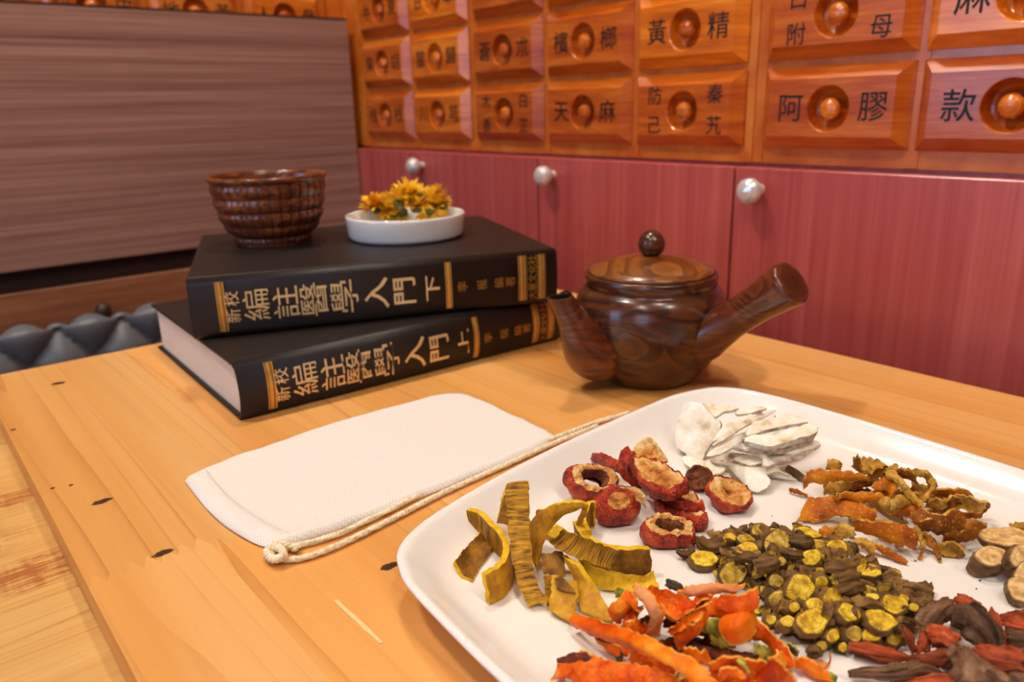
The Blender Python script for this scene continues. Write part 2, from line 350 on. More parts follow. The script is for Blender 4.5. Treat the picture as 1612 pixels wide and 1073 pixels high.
        ul.data.foreach_set('uv', [c for i in idx for c in s.uv[i]])
        me.update()
        o = bpy.data.objects.new(name, me); COL.objects.link(o)
        if parent is not None: o.parent = parent
        else: o.location = base
        o['_o'] = tuple(base); tag(o, label, cat, group, kind)
        return o
def tag(o, label=None, cat=None, group=None, kind=None):
    if label: o['label'] = label
    if cat: o['category'] = cat
    if group: o['group'] = group
    if kind: o['kind'] = kind
def empty(name, loc, label, cat, group=None):
    o = bpy.data.objects.new(name, None); COL.objects.link(o); o.location = loc; o['_o'] = tuple(loc); o.empty_display_size = .02
    tag(o, label, cat, group); return o
def smooth_by_angle(o, deg=35):
    me = o.data; me.set_sharp_from_angle(angle=radians(deg)) if hasattr(me, 'set_sharp_from_angle') else None
def box(name, a, b, mat, parent=None, ch=0, **k):
    m = MB(); m.box(a, b, 0, ch); return m.obj(name, mat, parent, **k)

def cr(P, n):
    """Catmull-Rom resample of a list of vectors"""
    P = [V(p) for p in P]
    if len(P) == 2: return [P[0].lerp(P[1], i/(n-1)) for i in range(n)]
    out = []; k = len(P)-1
    for i in range(n):
        t = i/(n-1)*k; j = min(int(t), k-1); t -= j
        p1, p2 = P[j], P[j+1]; p0 = P[j-1] if j > 0 else p1*2-p2; p3 = P[j+2] if j+2 <= k else p2*2-p1
        out.append(.5*((2*p1)+(p2-p0)*t+(2*p0-5*p1+4*p2-p3)*t*t+(3*p1-p0-3*p2+p3)*t**3))
    return out

def ribbon(A, B, thk=.0015, n=18, m=5, curl=0, amp=.0004, jag=.0006, nz=120, seed=None):
    """thick curved sheet between edge curves A and B (3D); material 0 faces the eye side, 1 the other side, 2 the cut edges"""
    s = random.uniform(0,90) if seed is None else seed
    A = cr(A, n); B = cr(B, n); mb = MB()
    Gd = [[A[i].lerp(B[i], j/(m-1)) for j in range(m)] for i in range(n)]
    def nrm(i, j):
        du = Gd[min(i+1,n-1)][j]-Gd[max(i-1,0)][j]; dv = Gd[i][min(j+1,m-1)]-Gd[i][max(j-1,0)][j] if False else Gd[i][min(j+1,m-1)]-Gd[i][max(j-1,0)]
        c = du.cross(dv); return c.normalized() if c.length > 1e-12 else V((0,0,1))
    N = [[nrm(i,j) for j in range(m)] for i in range(n)]
    eye = sum((1 if N[i][j].dot(CAM-Gd[i][j]) > 0 else -1) for i in range(n) for j in range(m))
    sg = 1 if eye >= 0 else -1
    T = []; Bt = []; U = []
    for i in range(n):
        for j in range(m):
            p = Gd[i][j]; nn = N[i][j]*sg; t = j/(m-1)
            p = p + nn*(curl*4*t*(1-t)) + nn*(amp*noise.noise(V((p.x*nz+s, p.y*nz, p.z*nz)))+amp*.55*noise.noise(V((p.x*nz*2.6, p.y*nz*2.6+s, p.z*nz*2.6))))
            if j in (0,m-1) or i in (0,n-1):
                d = (Gd[i][min(j+1,m-1)]-Gd[i][max(j-1,0)]).normalized() if j in (0,m-1) else (Gd[min(i+1,n-1)][j]-Gd[max(i-1,0)][j]).normalized()
                p = p + d*(jag*noise.noise(V((p.x*nz*4+s, p.y*nz*4, p.z*nz*4))))
            T.append(p+nn*thk/2); Bt.append(p-nn*thk/2); U.append((i/(n-1), t))
    F = []; w = lambda q: q if sg > 0 else q[::-1]
    for i in range(n-1):
        for j in range(m-1):
            F.append(w((i*m+j, (i+1)*m+j, (i+1)*m+j+1, i*m+j+1)))
    mb.add(T, F, 0, U); mb.add(Bt, [f[::-1] for f in F], 1, U)
    loop = [(i,0) for i in range(n)] + [(n-1,j) for j in range(1,m)] + [(i,m-1) for i in range(n-2,-1,-1)] + [(0,j) for j in range(m-2,0,-1)]
    L = len(loop); P = []; Q = []
    for (i,j) in loop: P.append(T[i*m+j])
    for (i,j) in loop: P.append(Bt[i*m+j])
    mb.add(P, [w((k, L+k, L+(k+1)%L, (k+1)%L)) for k in range(L)], 2, [(k/L*2, 0) for k in range(L)]*2, sm=True)
    return mb

def slab(out, thk, amp=.0004, nz=150, rings=(0,.4,.75,.93,1.0), dish=0, taper=.96, side_amp=.0005, seed=None, bot_noise=None):
    """closed irregular plate: outline points (roughly planar, star shaped), faces the eye; materials 0 face, 1 back, 2 side"""
    s = random.uniform(0,90) if seed is None else seed
    c = sum(out, V())/len(out); k = len(out)
    nn = V()
    for i in range(k): nn += (out[i]-c).cross(out[(i+1)%k]-c)
    nn.normalize(); flip = nn.dot(CAM-c) < 0
    if flip: out = out[::-1]; nn = -nn
    e1 = (out[0]-c).normalized(); e2 = nn.cross(e1); R = max((p-c).length for p in out)
    def disp(p, a): return nn*(a*noise.noise(V((p.x*nz+s, p.y*nz, p.z*nz))))
    top = []; U = []; bot = []
    for r in rings[1:]:
        for p in out:
            q = c+(p-c)*r; h = dish*(r*r-1)
            round_ = -.0004*(thk/.004)*max(0,(r-.93)/.07)
            top.append(q+nn*(h+round_)+disp(q, amp)); d = q-c; bot.append(c+(q-c)*taper+nn*(h-thk)+disp(q+V((9,0,0)), amp))
            U.append((.5+.5*d.dot(e1)/R*1.0, .5+.5*d.dot(e2)/R*1.0))
    # uv radial normalised so that a cut-face material sees its rim at .5
    U = []
    for r in rings[1:]:
        for i in range(k): a = 2*pi*i/k; U.append((.5+.5*r*cos(a), .5+.5*r*sin(a)))
    nr = len(rings)-1; F = []
    cen_t = c+nn*(-dish)+disp(c, amp); cen_b = c+nn*(-dish-thk)
    mb = MB()
    P = [cen_t]+top; UU = [(.5,.5)]+U
    for i in range(k): F.append((0, 1+i, 1+(i+1)%k))
    for r in range(nr-1):
        for i in range(k): j = (i+1)%k; F.append((1+r*k+i, 1+(r+1)*k+i, 1+(r+1)*k+j, 1+r*k+j))
    mb.add(P, F, 0, UU); mb.add([cen_b]+bot, [f[::-1] for f in F], 1, UU)
    To = top[-k:]; Bo = bot[-k:]; Ms = []
    for i in range(k):
        mid = (To[i]+Bo[i])/2; d = (mid-c); d -= nn*d.dot(nn); d = d.normalized() if d.length > 0 else e1
        Ms.append(mid + d*(side_amp*(.8+1.4*noise.noise(V((mid.x*600+s, mid.y*600, mid.z*600))))))
    mb.add(To+Ms+Bo, [(i, k+i, k+(i+1)%k, (i+1)%k) for i in range(k)]+[(k+i, 2*k+i, 2*k+(i+1)%k, k+(i+1)%k) for i in range(k)], 2)
    return mb
def face_normal(ratio, up_ang):
    """normal whose disc shows minor/major = ratio; up_ang = image direction (deg, 0 right, 90 up) that the normal leans to"""
    th = math.acos(max(-1,min(1,ratio))); d = RT*cos(radians(up_ang)) + UP*sin(radians(up_ang))
    return (-FW*cos(th) + d*sin(th)).normalized()
def px_outline(pts, p0, n, k=28, wob=.03, smooth=True):
    """outline pixels -> resampled 3D outline in the plane (p0, n)"""
    if smooth:
        Q = [V((a,b,0)) for a,b in pts]; Q = Q[-1:]+Q+Q[:2]; R = []; m = len(pts); per = max(2, k//m)
        for j in range(1, m+1):
            p0_, p1, p2, p3 = Q[j-1], Q[j], Q[j+1], Q[(j+2)] if j+2 < len(Q) else Q[2]
            for i in range(per):
                t = i/per; R.append(.5*((2*p1)+(p2-p0_)*t+(2*p0_-5*p1+4*p2-p3)*t*t+(3*p1-p0_-3*p2+p3)*t**3))
        pts = [(a.x, a.y) for a in R]
    cx = sum(a for a,b in pts)/len(pts); cy = sum(b for a,b in pts)/len(pts); sd = random.uniform(0,50)
    out = []
    for i, (a,b) in enumerate(pts):
        k_ = 1 + wob*noise.noise(V((i*.9+sd, sd, 0)))
        out.append(onplane(cx+(a-cx)*k_, cy+(b-cy)*k_, p0, n))
    return out
def disc_px(u, v, a, b, ang, z, thk, lean=90, seg=26, wob=.05, **kw):
    """elliptic slice: centre pixel, half axes in px, major-axis angle (deg, image y down), height z above table, lean = image direction its face tips to"""
    p0 = onz(u, v, z); n = face_normal(b/a, lean); sd = random.uniform(0,50); pts = []
    for i in range(seg):
        t = 2*pi*i/seg; k = 1+wob*noise.noise(V((cos(t)*1.7+sd, sin(t)*1.7, sd)))*1.6
        x = a*cos(t)*k; y = b*sin(t)*k; c_, s_ = cos(radians(ang)), sin(radians(ang))
        pts.append(onplane(u+x*c_-y*s_, v+x*s_+y*c_, p0, n))
    return slab(pts, thk, **kw)
def L3(f, pts, z):
    """zoom-frame points (x, y, height) -> 3D; height may be given once"""
    out = []
    for p in pts: out.append(onz(*f(p[0],p[1]), p[2] if len(p) > 2 else z))
    return out
def settle(mb, zmin):
    """drop a piece only so far up that nothing of it sinks under zmin"""
    lo, _ = mb.bounds(); 
    if lo.z < zmin:
        d = zmin-lo.z
        mb.v = [V((p.x, p.y, p.z if p.z > zmin+.012 else max(p.z, zmin))) for p in mb.v]
    return mb

# ================================================================== room shell
X0, X1, Y0, Y1, ZF, ZC = -2.0, 1.08, -2.1, 1.68, -.75, 1.75
box('floor', (X0,Y0,ZF-.05), (X1,Y1,ZF), 'floor', kind='structure')
box('ceiling', (X0,Y0,ZC), (X1,Y1,ZC+.05), 'ceil', kind='structure')
box('wall_right', (X1,Y0,ZF), (X1+.06,Y1,ZC), 'paint', kind='structure')
box('wall_far', (X0,Y1,ZF), (X1+.06,Y1+.06,ZC), 'paint', kind='structure')
box('wall_near', (X0,Y0-.06,ZF), (X1+.06,Y0,ZC), 'paint', kind='structure')
WINS = [(-1.55,-.55,.05,1.05), (.55,1.50,.05,1.05)]
m = MB(); ys = [Y0] + [k for w in WINS for k in w[:2]] + [Y1]
for i in range(0, len(ys), 2): m.box((X0-.06,ys[i],ZF), (X0,ys[i+1],ZC))
for w in WINS: m.box((X0-.06,w[0],ZF), (X0,w[1],w[2])); m.box((X0-.06,w[0],w[3]), (X0,w[1],ZC))
m.obj('wall_left', 'paint', kind='structure')
for i, w in enumerate(WINS):
    a, b, c, d = w
    wo = box('window_%d' % (i+1), (X0-.05,a,c), (X0-.045,b,d), 'sky', kind='structure')
    for (p, q) in (((X0-.04,a,c),(X0+.01,a+.05,d)), ((X0-.04,b-.05,c),(X0+.01,b,d)), ((X0-.04,a+.05,c),(X0+.01,b-.05,c+.05)), ((X0-.04,a+.05,d-.05),(X0+.01,b-.05,d)), ((X0-.04,(a+b)/2-.02,c+.05),(X0+.005,(a+b)/2+.02,d-.05))):
        box('window_frame', p, q, 'lampframe', wo)
# ceiling lamps (out of the frame); window-side and back ones added to light upright faces
for i, (x, y, sx, sy, mt, lab) in enumerate(((-.34,.78,.15,.15,'lamp_key','square ceiling lamp above the far end of the table'), (.50,.80,.12,.12,'lamp_key','square ceiling lamp close to the medicine cabinet'), (.05,-.45,.17,.17,'lamp','square ceiling lamp above the near end of the table'), (-1.0,-.3,.18,.18,'lamp','added square fill lamp on the window side'), (.1,-1.2,.2,.2,'lamp','added square fill lamp at the back of the room'))):
    t = empty('ceiling_lamp', (x,y,ZC-.03), lab, 'lamp')
    box('lamp_diffuser', (x-sx/2,y-sy/2,ZC-.028), (x+sx/2,y+sy/2,ZC-.02), mt, t)
    m = MB()
    for (p, q) in (((x-sx/2-.02,y-sy/2-.02),(x-sx/2,y+sy/2+.02)), ((x+sx/2,y-sy/2-.02),(x+sx/2+.02,y+sy/2+.02)), ((x-sx/2,y-sy/2-.02),(x+sx/2,y-sy/2)), ((x-sx/2,y+sy/2),(x+sx/2,y+sy/2+.02))):
        m.box((*p,ZC-.03), (*q,ZC))
    m.obj('lamp_frame', 'lampframe', t)

# ================================================================== medicine cabinets
def glyphs(s, size, bold=.012):
    c = bpy.data.curves.new('t','FONT'); c.body = s; c.align_x = 'CENTER'; c.align_y = 'CENTER'; c.size = size
    c.offset = bold*size; c.resolution_u = 3
    o = bpy.data.objects.new('t', c); COL.objects.link(o)
    me = bpy.data.meshes.new_from_object(o.evaluated_get(bpy.context.evaluated_depsgraph_get()))
    P = [tuple(v.co) for v in me.vertices]; F = [tuple(p.vertices) for p in me.polygons]
    bpy.data.objects.remove(o); bpy.data.curves.remove(c); bpy.data.meshes.remove(me)
    if P:   # centre on its own ink
        cx = (min(p[0] for p in P)+max(p[0] for p in P))/2; cy = (min(p[1] for p in P)+max(p[1] for p in P))/2
        P = [(p[0]-cx, p[1]-cy) for p in P]
    return P, F

DW, DH, PITY, PITZ, ZR0 = .142, .0735, .1502, .0805, .2015
def drawer_front(to, w=DW, h=DH):
    """bevelled drawer front with a turned finger hollow; to(s, t, d): s to the viewer's right, t up, d outwards"""
    mb = MB(); K = 32; ch = .011; pr = .013; R = .0202; cy = -.001
    def rect(hw, hh):
        pts = []
        for k in range(K):
            a = 2*pi*(k+.5)/K; c_, s_ = cos(a), sin(a); f = min(hw/abs(c_) if abs(c_) > 1e-9 else 9, hh/abs(s_) if abs(s_) > 1e-9 else 9)
            pts.append([c_*f, s_*f])
        for sx in (-1,1):            # snap to the corners so that the bevel stays crisp
            for sy in (-1,1):
                q = min(pts, key=lambda p: hypot(p[0]-sx*hw, p[1]-sy*hh)); q[0] = sx*hw; q[1] = sy*hh
        return pts
    rings = [[(p[0],p[1],-.012) for p in rect(w/2,h/2)], [(p[0],p[1],.002) for p in rect(w/2,h/2)],
             [(p[0],p[1],.0035) for p in rect(w/2-.0015,h/2-.0015)],
             [(p[0],p[1],pr) for p in rect(w/2-ch,h/2-ch)]]
    for (r, d) in ((R+.0008,pr), (R,pr-.0006), (R*.95,pr-.007), (R*.82,pr-.0115), (R*.5,pr-.0145), (R*.2,pr-.015)):
        rings.append([(r*cos(2*pi*(k+.5)/K), r*sin(2*pi*(k+.5)/K)+cy, d) for k in range(K)])
    for i in range(len(rings)-1):
        P = [to(*p) for p in rings[i]+rings[i+1]]
        mb.add(P, [(k, (k+1)%K, K+(k+1)%K, K+k) for k in range(K)], 0, sm=i > 3)
    mb.add([to(*p) for p in rings[-1]], [tuple(range(K))], 0)
    return mb
def drawer_knob(to):
    mb = MB(); K = 20; prof = [(.0050,-.002),(.0052,.0015),(.0072,.0035),(.0092,.0065),(.0095,.0090),(.0080,.0122),(.0045,.0142),(.0,.0147)]
    for i in range(len(prof)-1):
        P = [to(r*cos(2*pi*k/K), r*sin(2*pi*k/K)-.001, d) for (r, d) in prof[i:i+2] for k in range(K)]
        mb.add(P, [(k, (k+1)%K, K+(k+1)%K, K+k) for k in range(K)], 0)
    return mb
XC, YB = .70, 1.30
def letters(to, d, left, right, off=.0132):
    for side, txt in ((-1,left),(1,right)):
        k = len(txt)
        for i, chx in enumerate(txt):
            P, F = glyphs(chx, .027 if k == 1 else .0205, .006)
            t0 = 0 if k == 1 else (.0155 if i == 0 else -.0155)
            mb = MB(); mb.add([to((-.0365 if side < 0 else .0420)+x, t0+y, off) for x, y in P], F, 0, sm=False); mb.obj('character', 'ink', d)
def side_cabinet(name, label, ya, yb, cols, rows):
    """face-frame unit on the side wall, from ya (near) to yb (far); cols = drawer centres"""
    t = empty(name, (XC+.15, (ya+yb)/2, .155), label, 'cabinet')
    fr = MB(); zt = ZR0 + 3*PITZ - PITZ/2 + .02
    edges = sorted([ya] + [c for c in cols])
    st = [ya] + [(cols[i]+cols[i+1])/2 for i in range(len(cols)-1)] + [yb]
    for i, y in enumerate(st):
        w = .0125 if 0 < i < len(st)-1 else .008
        a, b = (y-w/2, y+w/2) if 0 < i < len(st)-1 else ((y, max(y+.004, cols[0]-DW/2-.001)) if i == 0 else (min(y-.004, cols[-1]+DW/2+.001), y))
        fr.box((XC-.001,a,.149), (XC+.26,b,zt), 0, .0008)
    for r in range(4):
        z = ZR0 + (r-.5)*PITZ
        fr.box((XC,ya,z-.005 if r else .149), (XC+.26,yb,z+.0035 if r < 3 else zt), 0)
    fr.box((XC+.24,ya,.149), (XC+.26,yb,zt), 0)
    fr.obj('cabinet_frame', 'frame', t)
    return t
chars = {(0,0):('阿','膠'), (0,1):('白附','貝母'), (0,2):('黃','芪'), (1,0):('款','冬'), (1,1):('麻','黃'), (1,2):('細','辛')}
tr = side_cabinet('medicine_cabinet', 'orange wood medicine cabinet whose large drawers read 阿膠 and 款, above red doors', .16, .4615, [.231,.379], 3)
tl = side_cabinet('medicine_cabinet', 'orange wood medicine cabinet of small drawers beside the brown seat panel',   .4625, 1.2975, [.544,.694,.845,1.003,1.155], 3)
Lc = {(0,0):('防己','秦艽'), (0,1):('黃','精'), (0,2):('白','朮'), (1,0):('天','麻'), (1,1):('檳','榔'), (1,2):('山','藥'), (2,0):('木香','白芷'), (2,1):('蒼','朮'), (2,2):('葛','根'), (3,0):('川','芎'), (3,1):('當','歸'), (3,2):('甘','草'), (4,0):('桂','枝'), (4,1):('柴','胡'), (4,2):('半','夏')}
def toside(y, z): return lambda s, t, d: V((XC-d, y-s, z+t))
for t, cols, ch_ in ((tr, [.379,.231], chars), (tl, [.544,.694,.845,1.003,1.155], Lc)):
    for c, y in enumerate(cols):
        for r in range(3):
            to = toside(y, ZR0+r*PITZ)
            d = drawer_front(to).obj('drawer', 'drawer', t); d['_o'] = t['_o']
            drawer_knob(lambda s,tt,dd,to=to: to(s,tt,dd)).obj('knob', 'drawer', d)
            letters(to, d, *ch_[(c,r)])
# the cabinet on the far wall: only its third row shows above the seat panel
tb = empty('medicine_cabinet', (.4,YB+.12,.155), 'orange wood drawer cabinet on the far wall, showing only above the brown seat panel', 'cabinet')
m = MB(); m.box((-.7,YB,.149), (XC,YB+.26,.325)); m.box((-.7,YB+.23,.325), (XC,YB+.26,.426))
m.box((-.7,YB,.3985), (XC,YB+.26,.426)); bx = [.663-.1445*k for k in range(10)]
for x in bx: m.box((x-.006,YB-.001,.325), (x+.006,YB+.23,.3985))
m.box((.672,YB-.001,.325), (XC,YB+.23,.3985)); m.obj('cabinet_frame', 'frame', tb)
for i in range(7):
    xc = (bx[i]+bx[i+1])/2; to = lambda s,t,d,xc=xc: V((xc+s, YB-d, .3615+t))
    d = drawer_front(to, .131, .0715).obj('drawer', 'drawer', tb)
    drawer_knob(to).obj('knob', 'drawer', d)
    letters(to, d, *(('人','參'),('地','黃'),('陳','皮'),('杏','仁'),('桔','梗'),('牛','膝'),('石','膏'))[i])

# base cabinet with red laminate doors
t = empty('base_cabinet', (XC+.13,.55,ZF), 'long low base cabinet with red laminate doors and pale round knobs', 'cabinet')
m = MB(); m.box((XC+.004,-.46,ZF), (XC+.26,1.285,.1485)); m.obj('cabinet_body', 'red', t)
seams = [-.44,-.134,.168,.471,.773,1.076,1.258]
for i in range(6):
    a, b = seams[i], seams[i+1]
    d = box('cabinet_door', (XC-.016,a+.0016,ZF+.06), (XC+.004,b-.0016,.1455), 'red', t, .0012)
    ky, kz = b-.030, .1245
    if i == 5: continue
    k = MB(); K = 20; pr = [(.0058,0),(.0052,.005),(.0060,.008),(.0102,.011),(.0126,.016),(.0120,.022),(.0080,.0265),(.0,.0282)]
    for j in range(len(pr)-1):
        k.add([V((XC-.016-dd, ky+r*cos(2*pi*q/K), kz+r*sin(2*pi*q/K))) for (r, dd) in pr[j:j+2] for q in range(K)], [(q,(q+1)%K,K+(q+1)%K,K+q) for q in range(K)])
    k.obj('knob', 'chrome', d, label='pale round metal knob')

# ================================================================== booth bench with laminate panel
t = empty('booth_bench', (.1,1.2,ZF), 'booth bench with a tall grey brown wood panel and dark quilted back', 'bench')
m = MB(); m.box((-1.2,1.25,.008), (.682,1.276,.357), 0, .002); m.obj('back_panel', 'panel', t)
box('panel_edge', (-1.2,1.2495,.3555), (.682,1.2765,.3580), 'recess', t)
box('recess_board', (-1.2,1.268,-.03), (.682,1.278,.012), 'recess', t)  # set-back board, its dark colour stands for the shadow gap under the panel
box('rail', (-1.2,1.256,-.11), (.682,1.278,-.0230), 'rail', t, .001)
box('lower_board', (-1.2,1.27,ZF), (.682,1.278,-.11), 'rail', t)
def quilt_top(x): return -.060
m = MB(); NX, NZ = 250, 70; xa, xb, za, zb = -.8, .312, -.30, -.062; P = []; F = []; U = []
for i in range(NX+1):
    for j in range(NZ+1):
        x = xa+(xb-xa)*i/NX; zz = j/NZ; z = za+(zb-za)*zz
        p = (x/.086+(z-.018)/.098)/1.0; q = (x/.086-(z-.018)/.098)/1.0
        b = (abs(sin(pi*p/1.0))*abs(sin(pi*q/1.0)))**.42
        edge = min(1, (zb-z)/.012); zt = z
        if zz > .94: zt = z - .024*(1-b)*(zz-.94)/.06
        P.append((x, 1.252-.006-.024*b*max(.0,edge)**.5, zt)); 
for i in range(NX):
    for j in range(NZ): a = i*(NZ+1)+j; F.append((a, a+NZ+1, a+NZ+2, a+1))
m.add(P, F); m.box((xa,1.2455,za), (xb,1.2555,zb-.032)); m.obj('quilted_cushion', 'leather', t, label='dark grey diamond quilted leatherette back')
box('seat', (-.8,.84,-.42), (.34,1.25,-.30), 'seat', t, .02)
box('seat_base', (-.8,.88,ZF), (.34,1.25,-.42), 'rail', t)
b = onplane(162,488,V((0,1.255,0)),V((0,1,0))); m = MB(); m.lathe([(.001,-.011),(.0085,-.009),(.0115,0),(.0085,.009),(.001,.011)], (b.x,1.253,b.z), 16); m.obj('bolt_cap', 'bolt', t, label='dark round bolt cap')
b = onplane(288,477,V((0,1.25,0)),V((0,1,0))); m = MB(); m.lathe([(.001,-.0055),(.004,-.0045),(.0058,0),(.004,.0045),(.001,.0055)], (b.x,1.25,b.z), 16); m.obj('rivet', 'brass', t, label='small yellow brass rivet')

# ================================================================== tables
t = empty('lower_table', (0,.1,ZF), 'weathered pale pine table under the thick honey board, grain running crosswise', 'table')
ypl = -.42; n = 0
while ypl < .765:
    w = min(.118, .768-ypl); box('plank', (-.62,ypl+.0004,-.043), (.60,ypl+w-.0004,-.0178), 'worn', t, .0012); ypl += w
for x in (-.55,.53):
    for y in (-.35,.69): box('leg', (x-.03,y-.03,ZF), (x+.03,y+.03,-.043), 'worn', t, .003)
t = empty('tabletop_board', (.326,.2,-.0175), 'honey coloured pine board with dark knots lying on the weathered table', 'board')
XA, XB, YA, YZ = .0425, .611, -.40, .768; NB = 10; wv = (XB-XA)/NB
def stave(x0, x1, y0, y1, zig0, zig1, seed):
    """one glued stave; finger-jointed ends are zigzag"""
    rr = random.Random(seed); out = []; k = 14
    def zig(y, on, rev):
        pts = [(x0+(x1-x0)*i/k, y+((.0055 if i % 2 else -.0055) if on and 0 < i < k else (-.0055 if on else 0))) for i in range(k+1)]
        return pts[::-1] if rev else pts
    o = zig(y0, zig0, False)+zig(y1, zig1, True); m = MB(); z0, z1 = -.0175, 0
    N = len(o); P = [(x,y,z1) for x,y in o]+[(x,y,z0) for x,y in o]
    tri = geometry.tessellate_polygon([[V((x,y,0)) for x,y in o]])
    fs = []
    for a in tri:
        A, B, C = (V((*o[i],0)) for i in a); fs.append(tuple(a) if (B-A).cross(C-A).z > 0 else tuple(a)[::-1])
    m.add(P, fs+[tuple(N+i for i in f[::-1]) for f in fs]+[(i, N+i, N+(i+1)%N, (i+1)%N) for i in range(N)], 0, sm=False)
    m.obj('stave', 'pine', t)
joints = {0:[.374], 1:[.366], 2:[.02,.62], 3:[.33], 4:[-.12,.55], 5:[.24], 6:[.05,.62], 7:[.33], 8:[-.05,.58], 9:[.25]}
for i in range(NB):
    ys = [YA]+joints[i]+[YZ]
    for j in range(len(ys)-1): stave(XA+wv*i, XA+wv*(i+1), ys[j], ys[j+1], j > 0, j < len(ys)-2, i*9+j)
# a pale sliver of veneer stuck to the board
a = onz(528,945,.0003); b = onz(600,1012,.0003); m = ribbon([a+V((-.0008,0,0)), (a+b)/2+V((-.001,.001,0)), b+V((-.0006,0,0))], [a+V((.0008,0,0)), (a+b)/2+V((.0011,.001,0)), b+V((.0007,0,0))], .0005, 8, 3, amp=.0001, jag=.0006)
m.obj('wood_splinter', ['splinter']*3, label='thin pale splinter lying on the honey board near the white plate', cat='splinter')

# ================================================================== books
def book(name, label, o, ang, L, D, T, last, bulge):
    """o = spine foot corner (left), ang = direction of the spine; x along the spine, y away from it, z up"""
    ca, sa = cos(ang), sin(ang); z0 = o[2]
    def tf(x, y, z): return V((o[0]+x*ca-y*sa, o[1]+x*sa+y*ca, z0+z))
    t = empty(name, tuple(tf(L/2, D/2, 0)), label, 'book'); ct = .0026; jt = .009
    def tb(a, b, nm, mat, ch=.0006, **k):
        m = MB(); m.box(a, b, 0, ch); m.v = [tf(*p) for p in m.v]; return m.obj(nm, mat, t, **k)
    tb((0,jt,0), (L,D,ct), 'cover', 'cloth'); tb((0,jt,T-ct), (L,D,T), 'cover', 'cloth')
    def sy(z): q = 2*z/T-1; return -bulge*(1-q*q)
    # spine: outer curve wraps into the hinge grooves
    NS = 22; pr = []
    pr.append((jt+.001, ct*.15)); pr.append((jt-.003, .0)); pr.append((.003, .0002))
    for i in range(NS+1):
        z = T*i/NS; e = min(i, NS-i); pr.append((sy(z)+(.0022 if e == 0 else (.0006 if e == 1 else 0)), z if 0 < i < NS else (.0008 if i == 0 else T-.0008)))
    pr += [(.003,T-.0002),(jt-.003,T),(jt-.0005,T-.0006),(jt+.001,T-.0014)]
    inner = [(y+.0018, T/2+(z-T/2)*.9) for y, z in pr]
    k = len(pr); m = MB(); P = []
    for x in (0, L):
        P += [tf(x,y,z) for y,z in pr]+[tf(x,y,z) for y,z in inner]
    F = []
    for i in range(k-1): F += [(i, i+1, 2*k+i+1, 2*k+i)[::-1], (k+i, k+i+1, 3*k+i+1, 3*k+i), (i, k+i, k+i+1, i+1)[::-1], (2*k+i, 2*k+i+1, 3*k+i+1, 3*k+i)[::-1]]
    m.add(P, F); m.obj('spine', 'cloth', t)
    # page block, hollow at the head and tail cut by a shallow curve
    m = MB(); NP = 10; P = []
    for x in (.0035, L-.0035):
        for i in range(NP+1):
            y = .004+(D-.009)*i/NP; P += [tf(x,y,ct), tf(x,y,T-ct)]
    F = [(0,2*NP+2,2*NP+3,1),(2*NP,2*NP+1,4*NP+3,4*NP+2)]
    for i in range(NP):
        a = 2*i; b_ = 2*NP+2+2*i; F += [(a,a+1,a+3,a+2),(b_,b_+2,b_+3,b_+1),(a,a+2,b_+2,b_),(a+1,b_+1,b_+3,a+3)]
    m.add(P, F, sm=False); m.obj('pages', 'page', t, label='pale grey page block')
    # gold bands across the spine
    def band(x, w, zz=(.10,.93), mat='band', nm='gold_band'):
        m = MB(); P = []; kk = 14
        for i in range(kk+1):
            z = T*(zz[0]+(zz[1]-zz[0])*i/kk)
            P += [tf(x-w/2, sy(z)-.0004, z), tf(x+w/2, sy(z)-.0004, z)]
        m.add(P, [(2*i, 2*i+1, 2*i+3, 2*i+2) for i in range(kk)]); return m
    def bandset(x, ws):
        b = None
        for (dx, w) in ws:
            q = band(x+dx, w)
            if b is None: b = q
            else: b.add(q.v, q.f)
        b.obj('gold_band', 'band', t)
    tri = ((-.0029,.0009),(-.0005,.0029),(.0024,.0014))
    bandset(.0232, tri); bandset(.2005*L/.297, ((-.0022,.0008),(0,.0024),(.0022,.0008)))
    bandset(.2655*L/.297, ((-.0036,.0007),(-.0012,.0026),(.0016,.0014),(.0034,.0006))); bandset(.2825*L/.297, ((-.0032,.0007),(-.0010,.0024),(.0016,.0014),(.0032,.0006)))
    def put(mb, ch, x, zc, size, sx=1.0, sz=1.0, bold=.02):
        P, F = glyphs(ch, size, bold)
        mb.add([tf(x-cy*sx, sy(max(.001,min(T-.001,zc+cx*sz)))-.0006, zc+cx*sz) for cx, cy in P], F, 0, sm=False)
    m = MB(); zc = T*.50; k_ = L/.297
    put(m, '校', .0305*k_, zc+.0068, .0115, 1, 1.05, .006); put(m, '新', .0305*k_, zc-.0068, .0115, 1, 1.05, .006)
    for ch, x, s in (('編',.0480,.0215),('註',.0700,.0220),('醫',.0915,.0235),('學',.1150,.0240),('入',.1405,.0215),('門',.1635,.0205),(last,.1870,.0185)):
        put(m, ch, x*k_, zc, s, 1.0 if ch != last else .72, 1.26, .0 if ch in '醫學編註' else .012)
    m.obj('spine_lettering', 'gold', t, label='gold stamped title characters')
    m = MB()
    for ch, x in (('李',.2120),('梴',.2290),('編',.2440),('著',.2540)): put(m, ch, x*k_, zc-.001, .0095, 1, 1, .006)
    m.obj('author_lettering', 'dimgold', t)
    m = MB()
    for i, ch in enumerate('大星文化社'):
        P, F = glyphs(ch, .0082, .02)
        zc2 = T*(.18+.165*i); m.add([tf(.2742*k_-cy, sy(zc2+cx)-.0006, zc2+cx) for cx, cy in P], F, 0, sm=False)
    m.obj('publisher_lettering', 'dimgold', t)
    return t
book('hardcover_book', 'thick black hardcover book lying on the board, bottom of the two', (.1728,.5185,.0), math.atan2(-.0125,.297), .299, .232, .0430, '上', .0055)
